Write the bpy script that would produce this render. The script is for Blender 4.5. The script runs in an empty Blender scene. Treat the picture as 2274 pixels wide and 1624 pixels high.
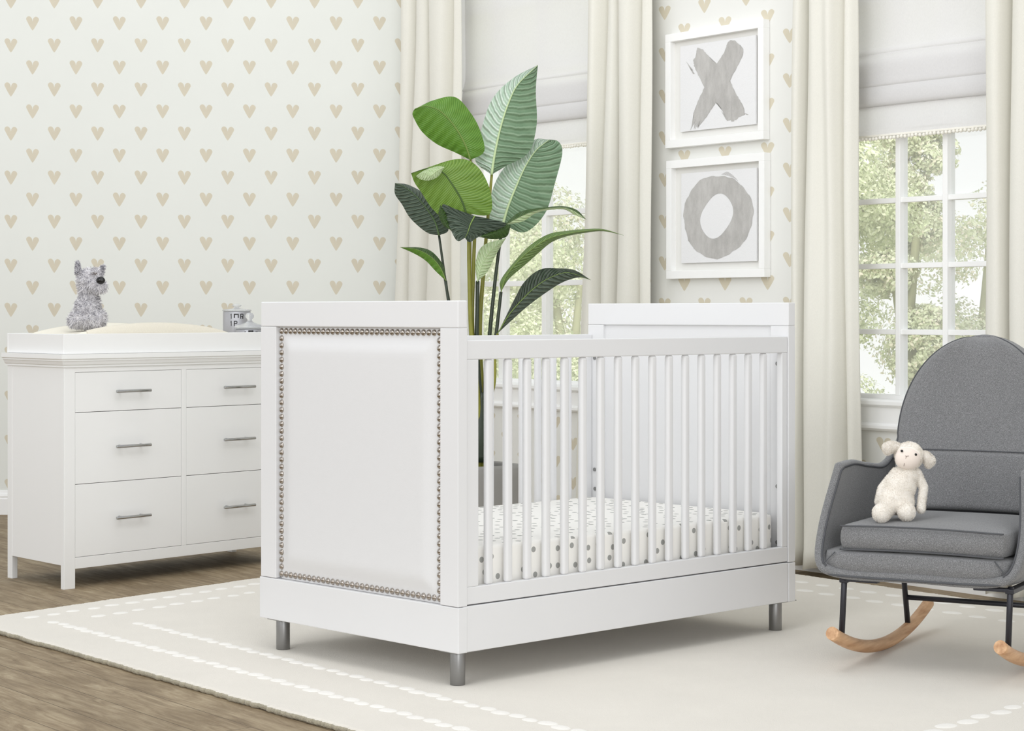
import bpy, bmesh, math, random
from mathutils import Vector, Matrix, noise
random.seed(7)
PI = math.pi
SC = bpy.context.scene
COL = SC.collection

# ------------------------------------------------------------------ camera calibration (metres, camera at x=y=0)
F, YH, H, CX = 4400.0, 697.0, 0.95, 1137.0          # focal length in px of the 2274 x 1624 frame, horizon row, eye height

def sight(px, py, Z):                                # point seen at a pixel, Z metres in front of the camera
    return Vector(((px - CX) * Z / F, Z, H - (py - YH) * Z / F))

def ground(px, py):                                  # point of the rug / floor level seen at a pixel
    Z = F * H / (py - YH)
    return Vector(((px - CX) * Z / F, Z, 0))

# back wall frame: x to the right along the wall, y into the wall, z up
WP = Vector((1.5103, 6.960, 0))
WROT = math.radians(-52.0)
WX = Vector((math.cos(WROT), math.sin(WROT), 0))
WY = Vector((-math.sin(WROT), math.cos(WROT), 0))

def wallx(px, off=0.0):                              # wall coordinate along the wall, off metres in front of it
    o = WP - WY * off
    k = (px - CX) / F
    return (k * o.y - o.x) / (WX.x - k * WX.y)

def wallz(px, py, off=0.0):
    o = WP - WY * off
    Z = o.y + WX.y * wallx(px, off)
    return H - (py - YH) * Z / F

def wallpt(a, off, z):
    p = WP + WX * a - WY * off
    return Vector((p.x, p.y, z))

# ------------------------------------------------------------------ helpers
def lin(c):
    r = []
    for v in c[:3]:
        v = v / 255.0
        r.append(v / 12.92 if v <= 0.04045 else ((v + 0.055) / 1.055) ** 2.4)
    return (r[0], r[1], r[2], 1.0)

class NT:
    """small wrapper around a node tree"""
    def __init__(s, name):
        s.m = bpy.data.materials.new(name); s.m.use_nodes = True
        s.t = s.m.node_tree; s.n = s.t.nodes; s.b = s.n['Principled BSDF']; s.out = s.n['Material Output']
    def add(s, typ, **kw):
        x = s.n.new(typ)
        for k, v in kw.items(): setattr(x, k, v)
        return x
    def link(s, a, b): s.t.links.new(a, b)
    def math(s, op, a, b=None, c=None, clamp=False):
        x = s.add('ShaderNodeMath', operation=op); x.use_clamp = clamp
        for i, v in enumerate((a, b, c)):
            if v is None: continue
            if isinstance(v, (int, float)): x.inputs[i].default_value = v
            else: s.link(v, x.inputs[i])
        return x.outputs[0]
    def mix(s, fac, a, b, blend='MIX'):
        x = s.add('ShaderNodeMix', data_type='RGBA', blend_type=blend)
        for i, v in ((0, fac), (6, a), (7, b)):
            if isinstance(v, (int, float)): x.inputs[i].default_value = v
            elif isinstance(v, tuple): x.inputs[i].default_value = v
            else: s.link(v, x.inputs[i])
        return x.outputs[2]
    def ramp(s, fac, stops):
        x = s.add('ShaderNodeValToRGB'); cr = x.color_ramp
        while len(cr.elements) < len(stops): cr.elements.new(0.5)
        for e, (p, c) in zip(cr.elements, stops): e.position = p; e.color = c
        s.link(fac, x.inputs[0]); return x.outputs[0]
    def noise(s, vec, scale, detail=4, rough=0.55, dist=0.0):
        x = s.add('ShaderNodeTexNoise'); x.inputs['Scale'].default_value = scale
        x.inputs['Detail'].default_value = detail; x.inputs['Roughness'].default_value = rough
        x.inputs['Distortion'].default_value = dist
        if vec is not None: s.link(vec, x.inputs['Vector'])
        return x.outputs['Fac']
    def coord(s, which='Object'):
        return s.add('ShaderNodeTexCoord').outputs[which]
    def mapping(s, vec, scale=(1, 1, 1), rot=(0, 0, 0), loc=(0, 0, 0)):
        x = s.add('ShaderNodeMapping'); s.link(vec, x.inputs[0])
        x.inputs[1].default_value = loc; x.inputs[2].default_value = rot; x.inputs[3].default_value = scale
        return x.outputs[0]
    def bump(s, h, strength=0.3, dist=0.01):
        x = s.add('ShaderNodeBump'); x.inputs['Strength'].default_value = strength
        x.inputs['Distance'].default_value = dist
        s.link(h, x.inputs['Height']); s.link(x.outputs[0], s.b.inputs['Normal']); return x
    def set(s, **kw):
        for k, v in kw.items():
            k = {'color': 'Base Color', 'rough': 'Roughness', 'metal': 'Metallic', 'spec': 'Specular IOR Level',
                 'sheen': 'Sheen Weight', 'coat': 'Coat Weight', 'trans': 'Transmission Weight', 'ior': 'IOR'}[k]
            s.b.inputs[k].default_value = v

def plain(name, rgb, rough=0.5, metal=0.0, spec=0.5, var=0.0, vs=8.0, bump=0.0, bs=60.0):
    m = NT(name); m.set(color=lin(rgb), rough=rough, metal=metal, spec=spec)
    if var:
        n = m.noise(m.coord(), vs)
        a = lin([max(0, c * (1 - var)) for c in rgb]); b = lin([min(255, c * (1 + var)) for c in rgb])
        m.link(m.mix(n, a, b), m.b.inputs['Base Color'])
    if bump:
        m.bump(m.noise(m.coord(), bs), bump, 0.002)
    return m.m

class MB:
    """collects shapes in one bmesh, builds ONE mesh object"""
    def __init__(s): s.bm = bmesh.new(); s.mats = []
    def _mat(s, faces, mi):
        for f in faces: f.material_index = mi
    def box(s, lo, hi, bev=0.0, seg=2, M=None, mi=0):
        lo = Vector(lo); hi = Vector(hi)
        t = bmesh.new()
        bmesh.ops.create_cube(t, size=1.0)
        for v in t.verts:
            v.co = Vector((lo[i] + (v.co[i] + 0.5) * (hi[i] - lo[i]) for i in range(3)))
        if bev > 0:
            bmesh.ops.bevel(t, geom=list(t.edges), offset=bev, segments=seg, affect='EDGES', profile=0.5)
        s._merge(t, M, mi)
    def _merge(s, t, M=None, mi=0, smooth=False):
        if M is not None: bmesh.ops.transform(t, matrix=M, verts=t.verts)
        mp = {}
        for v in t.verts: mp[v] = s.bm.verts.new(v.co)
        for f in t.faces:
            try: g = s.bm.faces.new([mp[v] for v in f.verts]); g.material_index = mi; g.smooth = smooth or f.smooth
            except ValueError: pass
        t.free()
    def cyl(s, p, q, r, r2=None, seg=20, mi=0, caps=True, bev=0.0):
        p = Vector(p); q = Vector(q); r2 = r if r2 is None else r2
        t = bmesh.new()
        bmesh.ops.create_cone(t, cap_ends=caps, segments=seg, radius1=r, radius2=r2, depth=(q - p).length)
        if bev > 0:
            es = [e for e in t.edges if len(e.link_faces) == 2 and any(len(f.verts) > 4 for f in e.link_faces)]
            bmesh.ops.bevel(t, geom=es, offset=bev, segments=2, affect='EDGES', profile=0.5)
        for f in t.faces: f.smooth = len(f.verts) == 4
        M = Matrix.Translation((p + q) / 2) @ Vector((0, 0, 1)).rotation_difference((q - p).normalized()).to_matrix().to_4x4()
        s._merge(t, M, mi)
    def ball(s, c, r, u=16, v=12, mi=0, M=None):
        t = bmesh.new(); bmesh.ops.create_uvsphere(t, u_segments=u, v_segments=v, radius=1.0)
        if isinstance(r, (int, float)): r = (r, r, r)
        for f in t.faces: f.smooth = True
        A = Matrix.Translation(Vector(c)) @ (M.to_4x4() if M is not None else Matrix.Identity(4)) @ Matrix.Diagonal((r[0], r[1], r[2], 1))
        s._merge(t, A, mi)
    def tube(s, pts, r, seg=10, mi=0, closed=False, caps=True):
        pts = [Vector(p) for p in pts]; n = len(pts)
        rad = r if isinstance(r, (list, tuple)) else [r] * n
        up = None; rings = []
        for i, p in enumerate(pts):
            if closed: d = pts[(i + 1) % n] - pts[i - 1]
            else: d = pts[min(i + 1, n - 1)] - pts[max(i - 1, 0)]
            if d.length < 1e-9: d = Vector((0, 0, 1))
            d.normalize()
            if up is None:
                up = Vector((0, 0, 1)) if abs(d.z) < 0.9 else Vector((1, 0, 0))
            up = (up - d * up.dot(d))
            if up.length < 1e-6: up = d.orthogonal()
            up.normalize(); w = d.cross(up)
            rings.append([s.bm.verts.new(p + (up * math.cos(a) + w * math.sin(a)) * rad[i]) for a in [2 * PI * k / seg for k in range(seg)]])
        m = n if closed else n - 1
        for i in range(m):
            A, B = rings[i], rings[(i + 1) % n]
            for k in range(seg):
                f = s.bm.faces.new((A[k], A[(k + 1) % seg], B[(k + 1) % seg], B[k])); f.smooth = True; f.material_index = mi
        if caps and not closed:
            for R in (rings[0][::-1], rings[-1]):
                f = s.bm.faces.new(R); f.material_index = mi
    def grid(s, fn, nu, nv, mi=0, smooth=True, closed_u=False, uv=False):
        vs = [[s.bm.verts.new(fn(i / nu, j / nv)) for j in range(nv + 1)] for i in range(nu if closed_u else nu + 1)]
        lay = s.bm.loops.layers.uv.verify() if uv else None
        L = len(vs)
        for i in range(nu):
            for j in range(nv):
                q = (vs[i][j], vs[(i + 1) % L][j], vs[(i + 1) % L][j + 1], vs[i][j + 1])
                try: f = s.bm.faces.new(q)
                except ValueError: continue
                f.smooth = smooth; f.material_index = mi
                if uv:
                    for lp, (a, b) in zip(f.loops, ((i, j), (i + 1, j), (i + 1, j + 1), (i, j + 1))): lp[lay].uv = (a / nu, b / nv)
        return vs
    def lathe(s, prof, c=(0, 0, 0), seg=32, mi=0):
        c = Vector(c); rings = []
        for r, z in prof:
            rings.append([s.bm.verts.new(c + Vector((r * math.cos(2 * PI * k / seg), r * math.sin(2 * PI * k / seg), z))) for k in range(seg)])
        for A, B in zip(rings, rings[1:]):
            for k in range(seg):
                f = s.bm.faces.new((A[k], A[(k + 1) % seg], B[(k + 1) % seg], B[k])); f.smooth = True; f.material_index = mi
    def prism(s, prof, x0, x1, mi=0, smooth=False):        # prof: closed (y, z) polygon extruded along x
        A = [s.bm.verts.new((x0, y, z)) for y, z in prof]; B = [s.bm.verts.new((x1, y, z)) for y, z in prof]
        n = len(prof)
        for k in range(n):
            f = s.bm.faces.new((A[k], B[k], B[(k + 1) % n], A[(k + 1) % n])); f.material_index = mi; f.smooth = smooth
        s.bm.faces.new(A[::-1]).material_index = mi; s.bm.faces.new(B).material_index = mi
    def poly(s, pts, mi=0):
        vs = [s.bm.verts.new(p) for p in pts]
        f = s.bm.faces.new(vs); f.material_index = mi
        bmesh.ops.triangulate(s.bm, faces=[f])
    def build(s, name, mats, parent=None, label=None, normals=True):
        if normals: bmesh.ops.recalc_face_normals(s.bm, faces=s.bm.faces)
        me = bpy.data.meshes.new(name); s.bm.to_mesh(me); s.bm.free()
        for m in (mats if isinstance(mats, (list, tuple)) else [mats]): me.materials.append(m)
        o = bpy.data.objects.new(name, me); COL.objects.link(o)
        if parent is not None: o.parent = parent
        if label: o['label'] = label
        return o

def tag(o, label=None, cat=None, group=None, kind=None):
    if label: o['label'] = label
    if cat: o['category'] = cat
    if group: o['group'] = group
    if kind: o['kind'] = kind
    return o

def thing(name, label, cat, loc=(0, 0, 0), rotz=0.0, group=None):
    o = bpy.data.objects.new(name, None); COL.objects.link(o)
    o.location = loc; o.rotation_euler = (0, 0, rotz); o.empty_display_size = 0.1
    return tag(o, label, cat, group)

def struct_empty(name, loc, rotz):
    o = bpy.data.objects.new(name, None); COL.objects.link(o); o.location = loc; o.rotation_euler = (0, 0, rotz)
    o['kind'] = 'structure'; return o

def copy_part(o, parent, loc=None):
    c = o.copy(); COL.objects.link(c); c.parent = parent
    if loc is not None: c.location = loc
    return c

def spline(pts, n):
    """Catmull-Rom resampling of tuples to n+1 points"""
    P = [Vector(p) for p in pts]
    if len(P) == 2: return [P[0].lerp(P[1], i / n) for i in range(n + 1)]
    d = [0.0]
    for a, b in zip(P, P[1:]): d.append(d[-1] + max((b - a).length, 1e-6))
    out = []
    for i in range(n + 1):
        t = d[-1] * i / n; k = 0
        while k < len(P) - 2 and d[k + 1] < t: k += 1
        u = (t - d[k]) / (d[k + 1] - d[k])
        p0 = P[k - 1] if k > 0 else P[0] * 2 - P[1]
        p3 = P[k + 2] if k + 2 < len(P) else P[-1] * 2 - P[-2]
        p1, p2 = P[k], P[k + 1]
        m1 = (p2 - p0) * 0.5; m2 = (p3 - p1) * 0.5
        out.append(p1 * (2*u**3 - 3*u**2 + 1) + m1 * (u**3 - 2*u**2 + u) + p2 * (-2*u**3 + 3*u**2) + m2 * (u**3 - u**2))
    return out

def mods(o, *ms):
    for typ, kw in ms:
        m = o.modifiers.new(typ.title(), typ)
        for k, v in kw.items(): setattr(m, k, v)
    return o

def bake(o):
    """apply the modifiers of a mesh object"""
    bpy.context.view_layer.update()
    dg = bpy.context.evaluated_depsgraph_get()
    me = bpy.data.meshes.new_from_object(o.evaluated_get(dg), depsgraph=dg)
    o.modifiers.clear(); old = o.data; o.data = me; bpy.data.meshes.remove(old)
    return o

# ------------------------------------------------------------------ materials
M = {}
M['paint'] = plain('white_lacquer', (228, 228, 229), 0.42, var=0.006, vs=5)
M['paint_warm'] = plain('white_furniture_paint', (240, 240, 239), 0.45, var=0.006, vs=5)
M['trim'] = plain('white_trim_paint', (250, 250, 249), 0.45)
M['steel'] = NT('brushed_steel')
def _steel():
    m = M['steel']; m.set(color=lin((150, 150, 150)), rough=0.36, metal=1.0)
    n = m.noise(m.mapping(m.coord(), (40, 40, 400)), 3)
    m.bump(n, 0.12, 0.001); M['steel'] = m.m
_steel()
M['nail'] = plain('polished_nickel', (172, 164, 156), 0.22, 1.0)
M['chrome'] = plain('chrome', (182, 182, 182), 0.14, 1.0)
M['vinyl'] = plain('white_upholstery', (226, 226, 227), 0.6, bump=0.12, bs=500)
M['bolt'] = plain('bolt_metal', (150, 150, 150), 0.3, 1.0)
M['dark'] = plain('recess_shade', (150, 148, 144), 0.8)  # grey standing in for the shade inside gaps and sockets
M['black_metal'] = plain('black_steel', (52, 52, 58), 0.38, 0.4)
M['black'] = plain('black_plastic', (14, 14, 14), 0.25)

def heart_wall(name, ax, pitch, x0, rz, z0, w, h, base, heartc):
    """wallpaper with staggered rows of hearts, in metres of the wall itself"""
    m = NT(name); m.set(rough=0.75, spec=0.2)
    sx = m.add('ShaderNodeSeparateXYZ'); m.link(m.coord(), sx.inputs[0])
    X, Z = sx.outputs[ax], sx.outputs[2]
    def cell(v, off, p):            # coordinate inside its cell, centred on the heart
        q = m.math('DIVIDE', m.math('SUBTRACT', v, off), p)
        fr = m.math('SUBTRACT', q, m.math('FLOOR', m.math('ADD', q, 0.5)))
        return m.math('MULTIPLY', fr, p)
    def heart(xo, zo):
        x = m.math('DIVIDE', cell(X, xo, pitch), w * 0.5)
        y = m.math('DIVIDE', cell(Z, zo, rz * 2), h * 0.5)
        y = m.math('ADD', y, m.math('MULTIPLY', x, 0.06))
        a = m.math('ABSOLUTE', x)
        r = m.math('MULTIPLY', m.math('SUBTRACT', a, 0.55), 1.9)
        lobe = m.math('SQRT', m.math('MAXIMUM', m.math('SUBTRACT', 1.0, m.math('MULTIPLY', r, r)), 0.0))
        top = m.math('ADD', m.math('MULTIPLY', lobe, 0.64), 0.34)
        bot = m.math('ADD', m.math('MULTIPLY', m.math('POWER', a, 1.22), 1.46), -1.0)
        s = m.math('MINIMUM', m.math('SUBTRACT', top, y), m.math('SUBTRACT', y, bot))
        s = m.math('MINIMUM', s, m.math('MULTIPLY', m.math('SUBTRACT', 1.0, a), 2.0))
        return m.math('MULTIPLY', s, 14.0, clamp=True)
    f = m.math('MAXIMUM', heart(x0, z0), heart(x0 + pitch / 2, z0 + rz))
    n = m.noise(m.coord(), 2.5)
    b = m.mix(n, lin([c * 0.985 for c in base]), lin([min(255, c * 1.01) for c in base]))
    hc = m.mix(m.noise(m.coord(), 14), lin([c * 0.97 for c in heartc]), lin([min(255, c * 1.03) for c in heartc]))
    m.link(m.mix(f, b, hc), m.b.inputs['Base Color'])
    return m.m

def wood_floor():
    m = NT('weathered_oak_boards'); m.set(rough=0.62, spec=0.25)
    c = m.mapping(m.coord(), rot=(0, 0, 0))
    br = m.add('ShaderNodeTexBrick'); m.link(c, br.inputs['Vector'])
    br.offset = 0.37; br.inputs['Scale'].default_value = 1.0
    br.inputs['Brick Width'].default_value = 1.7; br.inputs['Row Height'].default_value = 0.125
    br.inputs['Mortar Size'].default_value = 0.0014; br.inputs['Mortar Smooth'].default_value = 0.3
    br.inputs['Color1'].default_value = (0, 0, 0, 1); br.inputs['Color2'].default_value = (1, 1, 1, 1)
    br.inputs['Mortar'].default_value = (0.5, 0.5, 0.5, 1); br.inputs['Bias'].default_value = 0.0
    shift = m.add('ShaderNodeVectorMath', operation='MULTIPLY_ADD')
    m.link(br.outputs['Color'], shift.inputs[0]); shift.inputs[1].default_value = (7, 3, 5); m.link(c, shift.inputs[2])
    g = m.mapping(shift.outputs[0], (1.5, 9, 1))
    n1 = m.noise(g, 2.4, 8, 0.66, 1.6)
    n2 = m.noise(m.mapping(shift.outputs[0], (4, 90, 1)), 1.6, 5, 0.65, 0.6)
    n3 = m.noise(m.mapping(c, (0.8, 1.6, 1)), 2.6, 6, 0.65, 0.8)
    g1 = m.ramp(n1, [(0.30, lin((104, 85, 60))), (0.47, lin((156, 137, 109))), (0.60, lin((184, 167, 138))), (0.75, lin((204, 190, 164)))])
    g2 = m.ramp(n2, [(0.3, lin((126, 108, 84))), (0.62, lin((192, 177, 152)))])
    col = m.mix(0.34, g1, g2)
    tone = m.ramp(br.outputs['Color'], [(0.0, (0.90, 0.89, 0.88, 1)), (1.0, (1.04, 1.03, 1.02, 1))])
    col = m.mix(0.7, col, tone, 'MULTIPLY'); col = m.mix(1.0, col, (0.86, 0.85, 0.83, 1), 'MULTIPLY')
    st = m.ramp(n3, [(0.42, (1, 1, 1, 1)), (0.66, (0, 0, 0, 1))])
    stv = m.math('MULTIPLY', m.math('SUBTRACT', 1.0, st), 0.52)
    col = m.mix(stv, col, lin((104, 86, 62)))
    col = m.mix(m.math('MULTIPLY', br.outputs['Fac'], 0.8), col, lin((74, 62, 48)))
    m.link(col, m.b.inputs['Base Color'])
    hh = m.math('SUBTRACT', m.math('MULTIPLY', n2, 0.25), br.outputs['Fac'])
    m.bump(hh, 0.35, 0.003)
    return m.m

def rug_mat(name, rgb, amt):
    m = NT(name); m.set(rough=0.95, spec=0.05, sheen=0.25)
    n = m.noise(m.coord(), 5, 5); n2 = m.noise(m.coord(), 260, 3, 0.7)
    col = m.mix(n, lin([c * 0.965 for c in rgb]), lin([min(255, c * 1.015) for c in rgb]))
    col = m.mix(m.math('MULTIPLY', n2, 0.30), col, lin([c * 0.84 for c in rgb]))
    m.link(col, m.b.inputs['Base Color'])
    m.bump(m.math('ADD', n2, m.math('MULTIPLY', m.noise(m.coord(), 60), 0.6)), amt, 0.004)
    return m.m

def cloth(name, rgb, trans=0.0, weave=900, bump=0.1, var=0.03):
    m = NT(name); m.set(rough=0.9, spec=0.1)
    n = m.noise(m.mapping(m.coord(), (1, 1, 0.25)), weave, 2)
    col = m.mix(n, lin([c * (1 - var) for c in rgb]), lin([min(255, c * (1 + var)) for c in rgb]))
    m.link(col, m.b.inputs['Base Color'])
    m.bump(n, bump, 0.001)
    if trans:
        t = m.add('ShaderNodeBsdfTranslucent'); m.link(col, t.inputs[0])
        mx = m.add('ShaderNodeMixShader'); mx.inputs[0].default_value = trans
        m.link(m.b.outputs[0], mx.inputs[1]); m.link(t.outputs[0], mx.inputs[2]); m.link(mx.outputs[0], m.out.inputs[0])
    return m.m

def tweed():
    m = NT('grey_tweed'); m.set(rough=0.95, spec=0.08, sheen=0.3)
    n = m.noise(m.coord(), 640, 3, 0.75); n2 = m.noise(m.coord(), 9, 3)
    col = m.ramp(n, [(0.30, lin((76, 76, 77))), (0.5, lin((124, 124, 125))), (0.70, lin((182, 182, 183)))])
    col = m.mix(m.math('MULTIPLY', n2, 0.35), col, lin((112, 113, 115)))
    m.link(col, m.b.inputs['Base Color']); m.bump(n, 0.5, 0.0015)
    return m.m

def pale_wood():
    m = NT('beech_wood'); m.set(rough=0.45, spec=0.35)
    n = m.noise(m.mapping(m.coord(), (55, 5, 55)), 1.2, 4, 0.55, 0.15)
    col = m.ramp(n, [(0.3, lin((176, 130, 92))), (0.7, lin((222, 182, 142)))])
    m.link(col, m.b.inputs['Base Color']); return m.m

def dots():
    m = NT('dotted_crib_sheet'); m.set(rough=0.85, spec=0.1)
    uv = m.add('ShaderNodeTexCoord').outputs['UV']
    v = m.add('ShaderNodeTexVoronoi', voronoi_dimensions='2D', feature='F1'); m.link(m.mapping(uv, (1.0, 1.0, 1.0)), v.inputs['Vector'])
    v.inputs['Scale'].default_value = 20.5; v.inputs['Randomness'].default_value = 0.62
    f = m.math('MULTIPLY', m.math('SUBTRACT', 0.168, v.outputs['Distance']), 60.0, clamp=True)
    m.link(m.mix(f, lin((250, 248, 243)), lin((168, 168, 164))), m.b.inputs['Base Color'])
    m.bump(m.noise(m.coord(), 18, 3), 0.12, 0.004)
    return m.m

def leaf_mat(name, a, b, rib, gloss=0.38, bump=0.55, freq=165.0):
    m = NT(name); m.set(rough=gloss, spec=0.5)
    uv = m.add('ShaderNodeTexCoord').outputs['UV']
    s = m.add('ShaderNodeSeparateXYZ'); m.link(uv, s.inputs[0])
    off = m.math('ABSOLUTE', m.math('SUBTRACT', s.outputs[1], 0.5))
    ph = m.math('ADD', m.math('MULTIPLY', s.outputs[0], freq), m.math('MULTIPLY', m.math('POWER', off, 1.3), -46.0 * freq / 165))
    ph = m.math('ADD', ph, m.math('MULTIPLY', m.noise(uv, 4), 5.0))
    w = m.math('ADD', m.math('MULTIPLY', m.math('SINE', ph), 0.5), 0.5)
    col = m.mix(m.noise(m.mapping(uv, (3, 1, 1)), 3, 4), lin(a), lin(b))
    col = m.mix(m.math('MULTIPLY', m.math('POWER', w, 7.0), 0.55), col, lin(rib))
    m.link(col, m.b.inputs['Base Color']); m.bump(w, bump, 0.007)
    t = m.add('ShaderNodeBsdfTranslucent'); m.link(col, t.inputs[0])
    mx = m.add('ShaderNodeMixShader'); mx.inputs[0].default_value = 0.12
    m.link(m.b.outputs[0], mx.inputs[1]); m.link(t.outputs[0], mx.inputs[2]); m.link(mx.outputs[0], m.out.inputs[0])
    return m.m

def glass_pane():
    m = NT('window_glass')
    tr = m.add('ShaderNodeBsdfTransparent'); tr.inputs[0].default_value = (0.98, 0.99, 0.985, 1)
    gl = m.add('ShaderNodeBsdfGlossy'); gl.inputs['Roughness'].default_value = 0.03
    mx = m.add('ShaderNodeMixShader'); mx.inputs[0].default_value = 0.05
    hz = m.add('ShaderNodeBsdfTranslucent'); hz.inputs[0].default_value = (1, 1, 1, 1)      # white veil mixed in to wash out the view outside like overexposure
    m2 = m.add('ShaderNodeMixShader'); m2.inputs[0].default_value = 0.15
    m.link(tr.outputs[0], m2.inputs[1]); m.link(hz.outputs[0], m2.inputs[2])
    m.link(m2.outputs[0], mx.inputs[1]); m.link(gl.outputs[0], mx.inputs[2]); m.link(mx.outputs[0], m.out.inputs[0])
    return m.m

WALLC = (236, 238, 233); HEARTC = (217, 209, 190)
M['wall_left'] = heart_wall('heart_wallpaper_left', 0, 0.2105, 72 * 0, 0.1066, 0, 0.066, 0.070, WALLC, HEARTC)
M['tweed'] = tweed(); M['wood'] = pale_wood(); M['floor'] = wood_floor()
M['rug'] = rug_mat('cream_wool_pile', (238, 232, 221), 0.5); M['tuft'] = rug_mat('raised_cream_tufts', (252, 248, 241), 0.4)
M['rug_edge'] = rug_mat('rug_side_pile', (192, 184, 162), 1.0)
M['curtain'] = cloth('off_white_curtain', (248, 246, 238), 0.22, 700, 0.08)
M['shade'] = cloth('white_linen_shade', (246, 245, 245), 0.38, 500, 0.1)
M['pom'] = cloth('white_pompom', (244, 241, 232), 0.0, 300, 0.4)
M['sheet'] = dots(); M['pad_cover'] = cloth('cream_pad_cover', (246, 241, 226), 0, 800, 0.1); M['pad_tan'] = cloth('tan_pad_side', (230, 224, 209), 0, 300, 0.25)
M['glass'] = glass_pane()
M['piping'] = plain('grey_piping', (92, 93, 96), 0.9, spec=0.1, bump=0.3, bs=400)

# ------------------------------------------------------------------ room
WA_CORNER = wallx(899); WA_END = 4.2                       # back wall from the corner to beyond the frame's right edge
LY = 9.579                                                  # the heart wall on the left
corner = wallpt(WA_CORNER, 0, 0); LY = corner.y
ZTOP = 2.85; FZ = -0.018                                    # the boards lie one rug thickness below the rug's top

o = MB(); t = o.bm
for q in (((-6.3, -2.5), (6.5, -2.5), (6.5, LY + 0.4), (-6.3, LY + 0.4)),):
    vs = [t.verts.new((x, y, 0)) for x, y in q]; t.faces.new(vs)
fl = o.build('floor', M['floor']); fl['kind'] = 'structure'
# turn the boards to run along the back wall: rotate mesh data the other way, then the object
fl.data.transform(Matrix.Rotation(-WROT, 4, 'Z')); fl.rotation_euler = (0, 0, WROT); fl.location = (0, 0, FZ)

# left wall: x, z plane facing the camera (origin placed so that the hearts fall on the pattern)
lp = sight(457.5, 247.8, LY)
M['wall_left'] = heart_wall('heart_wallpaper_left', 0, 96.3 * LY / F, 0.0, 48.95 * LY / F, 0.0, 28.5 * LY / F, 32.5 * LY / F, WALLC, HEARTC)
o = MB()
x0, x1 = -6.2 - lp.x, corner.x - lp.x
o.box((x0, 0, FZ - lp.z), (x1 + 0.12, 0.12, ZTOP - lp.z))
wl = o.build('wall_left', M['wall_left']); wl['kind'] = 'structure'; wl.location = (lp.x, LY, lp.z)

# back wall with two openings
GOFF = -0.060                                               # the sashes stand this far behind the wall's face
W2 = (wallx(1880, GOFF) - 0.034, wallx(2192, GOFF) + 0.066, wallz(1960, 876, GOFF) - 0.022, 2.38); W1 = (-2.86, wallx(1326), wallz(1150, 842, GOFF) - 0.022, 2.55)     # a0, a1, z0, z1
hp = (wallx(1610), wallz(1610, 53))
M['wall_back'] = heart_wall('heart_wallpaper_back', 0, 0.2345, hp[0], 0.0853, hp[1], 0.072, 0.060, (237, 237, 233), (216, 208, 188))
def holes(xs, zs, solid, y0, y1):
    o = MB()
    for i in range(len(xs) - 1):
        for j in range(len(zs) - 1):
            if solid(i, j): o.box((xs[i], y0, zs[j]), (xs[i + 1], y1, zs[j + 1]))
    bmesh.ops.remove_doubles(o.bm, verts=o.bm.verts, dist=1e-5)
    kill = [f for f in o.bm.faces]
    # drop interior faces (two coincident faces were merged by remove_doubles)
    seen = {}
    for f in kill: seen.setdefault(tuple(sorted(v.index for v in f.verts)), []).append(f)
    return o
xs = [WA_CORNER, W1[0], W1[1], W2[0], W2[1], WA_END]; zs = [FZ, W2[2], W2[3], W1[3], ZTOP]
o = MB()
def seg(a0, a1, z0, z1): o.box((a0, 0, z0), (a1, 0.14, z1))
seg(WA_CORNER, W1[0], FZ, ZTOP); seg(W1[1], W2[0], FZ, ZTOP); seg(W2[1], WA_END, FZ, ZTOP)
for w in (W1, W2): seg(w[0], w[1], FZ, w[2]); seg(w[0], w[1], w[3], ZTOP)
wb = o.build('wall_back', M['wall_back']); wb['kind'] = 'structure'; wb.location = WP; wb.rotation_euler = (0, 0, WROT)

def base_prof(d):
    return [(0, 0), (-0.016, 0), (-0.016, 0.075), (-0.012, 0.082), (-0.015, 0.088), (-0.012, 0.098), (-0.006, 0.106), (-0.004, 0.116), (0, 0.116)]
o = MB(); o.prism(base_prof(0), WA_CORNER + 0.02, WA_END); bb = o.build('baseboard_back', M['trim']); bb['kind'] = 'structure'
bb.location = WP + Vector((0, 0, FZ)); bb.rotation_euler = (0, 0, WROT)
o = MB(); o.prism(base_prof(0), -6.2, corner.x - 0.01); bl = o.build('baseboard_left', M['trim']); bl['kind'] = 'structure'
bl.location = (0, LY, FZ)

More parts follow.
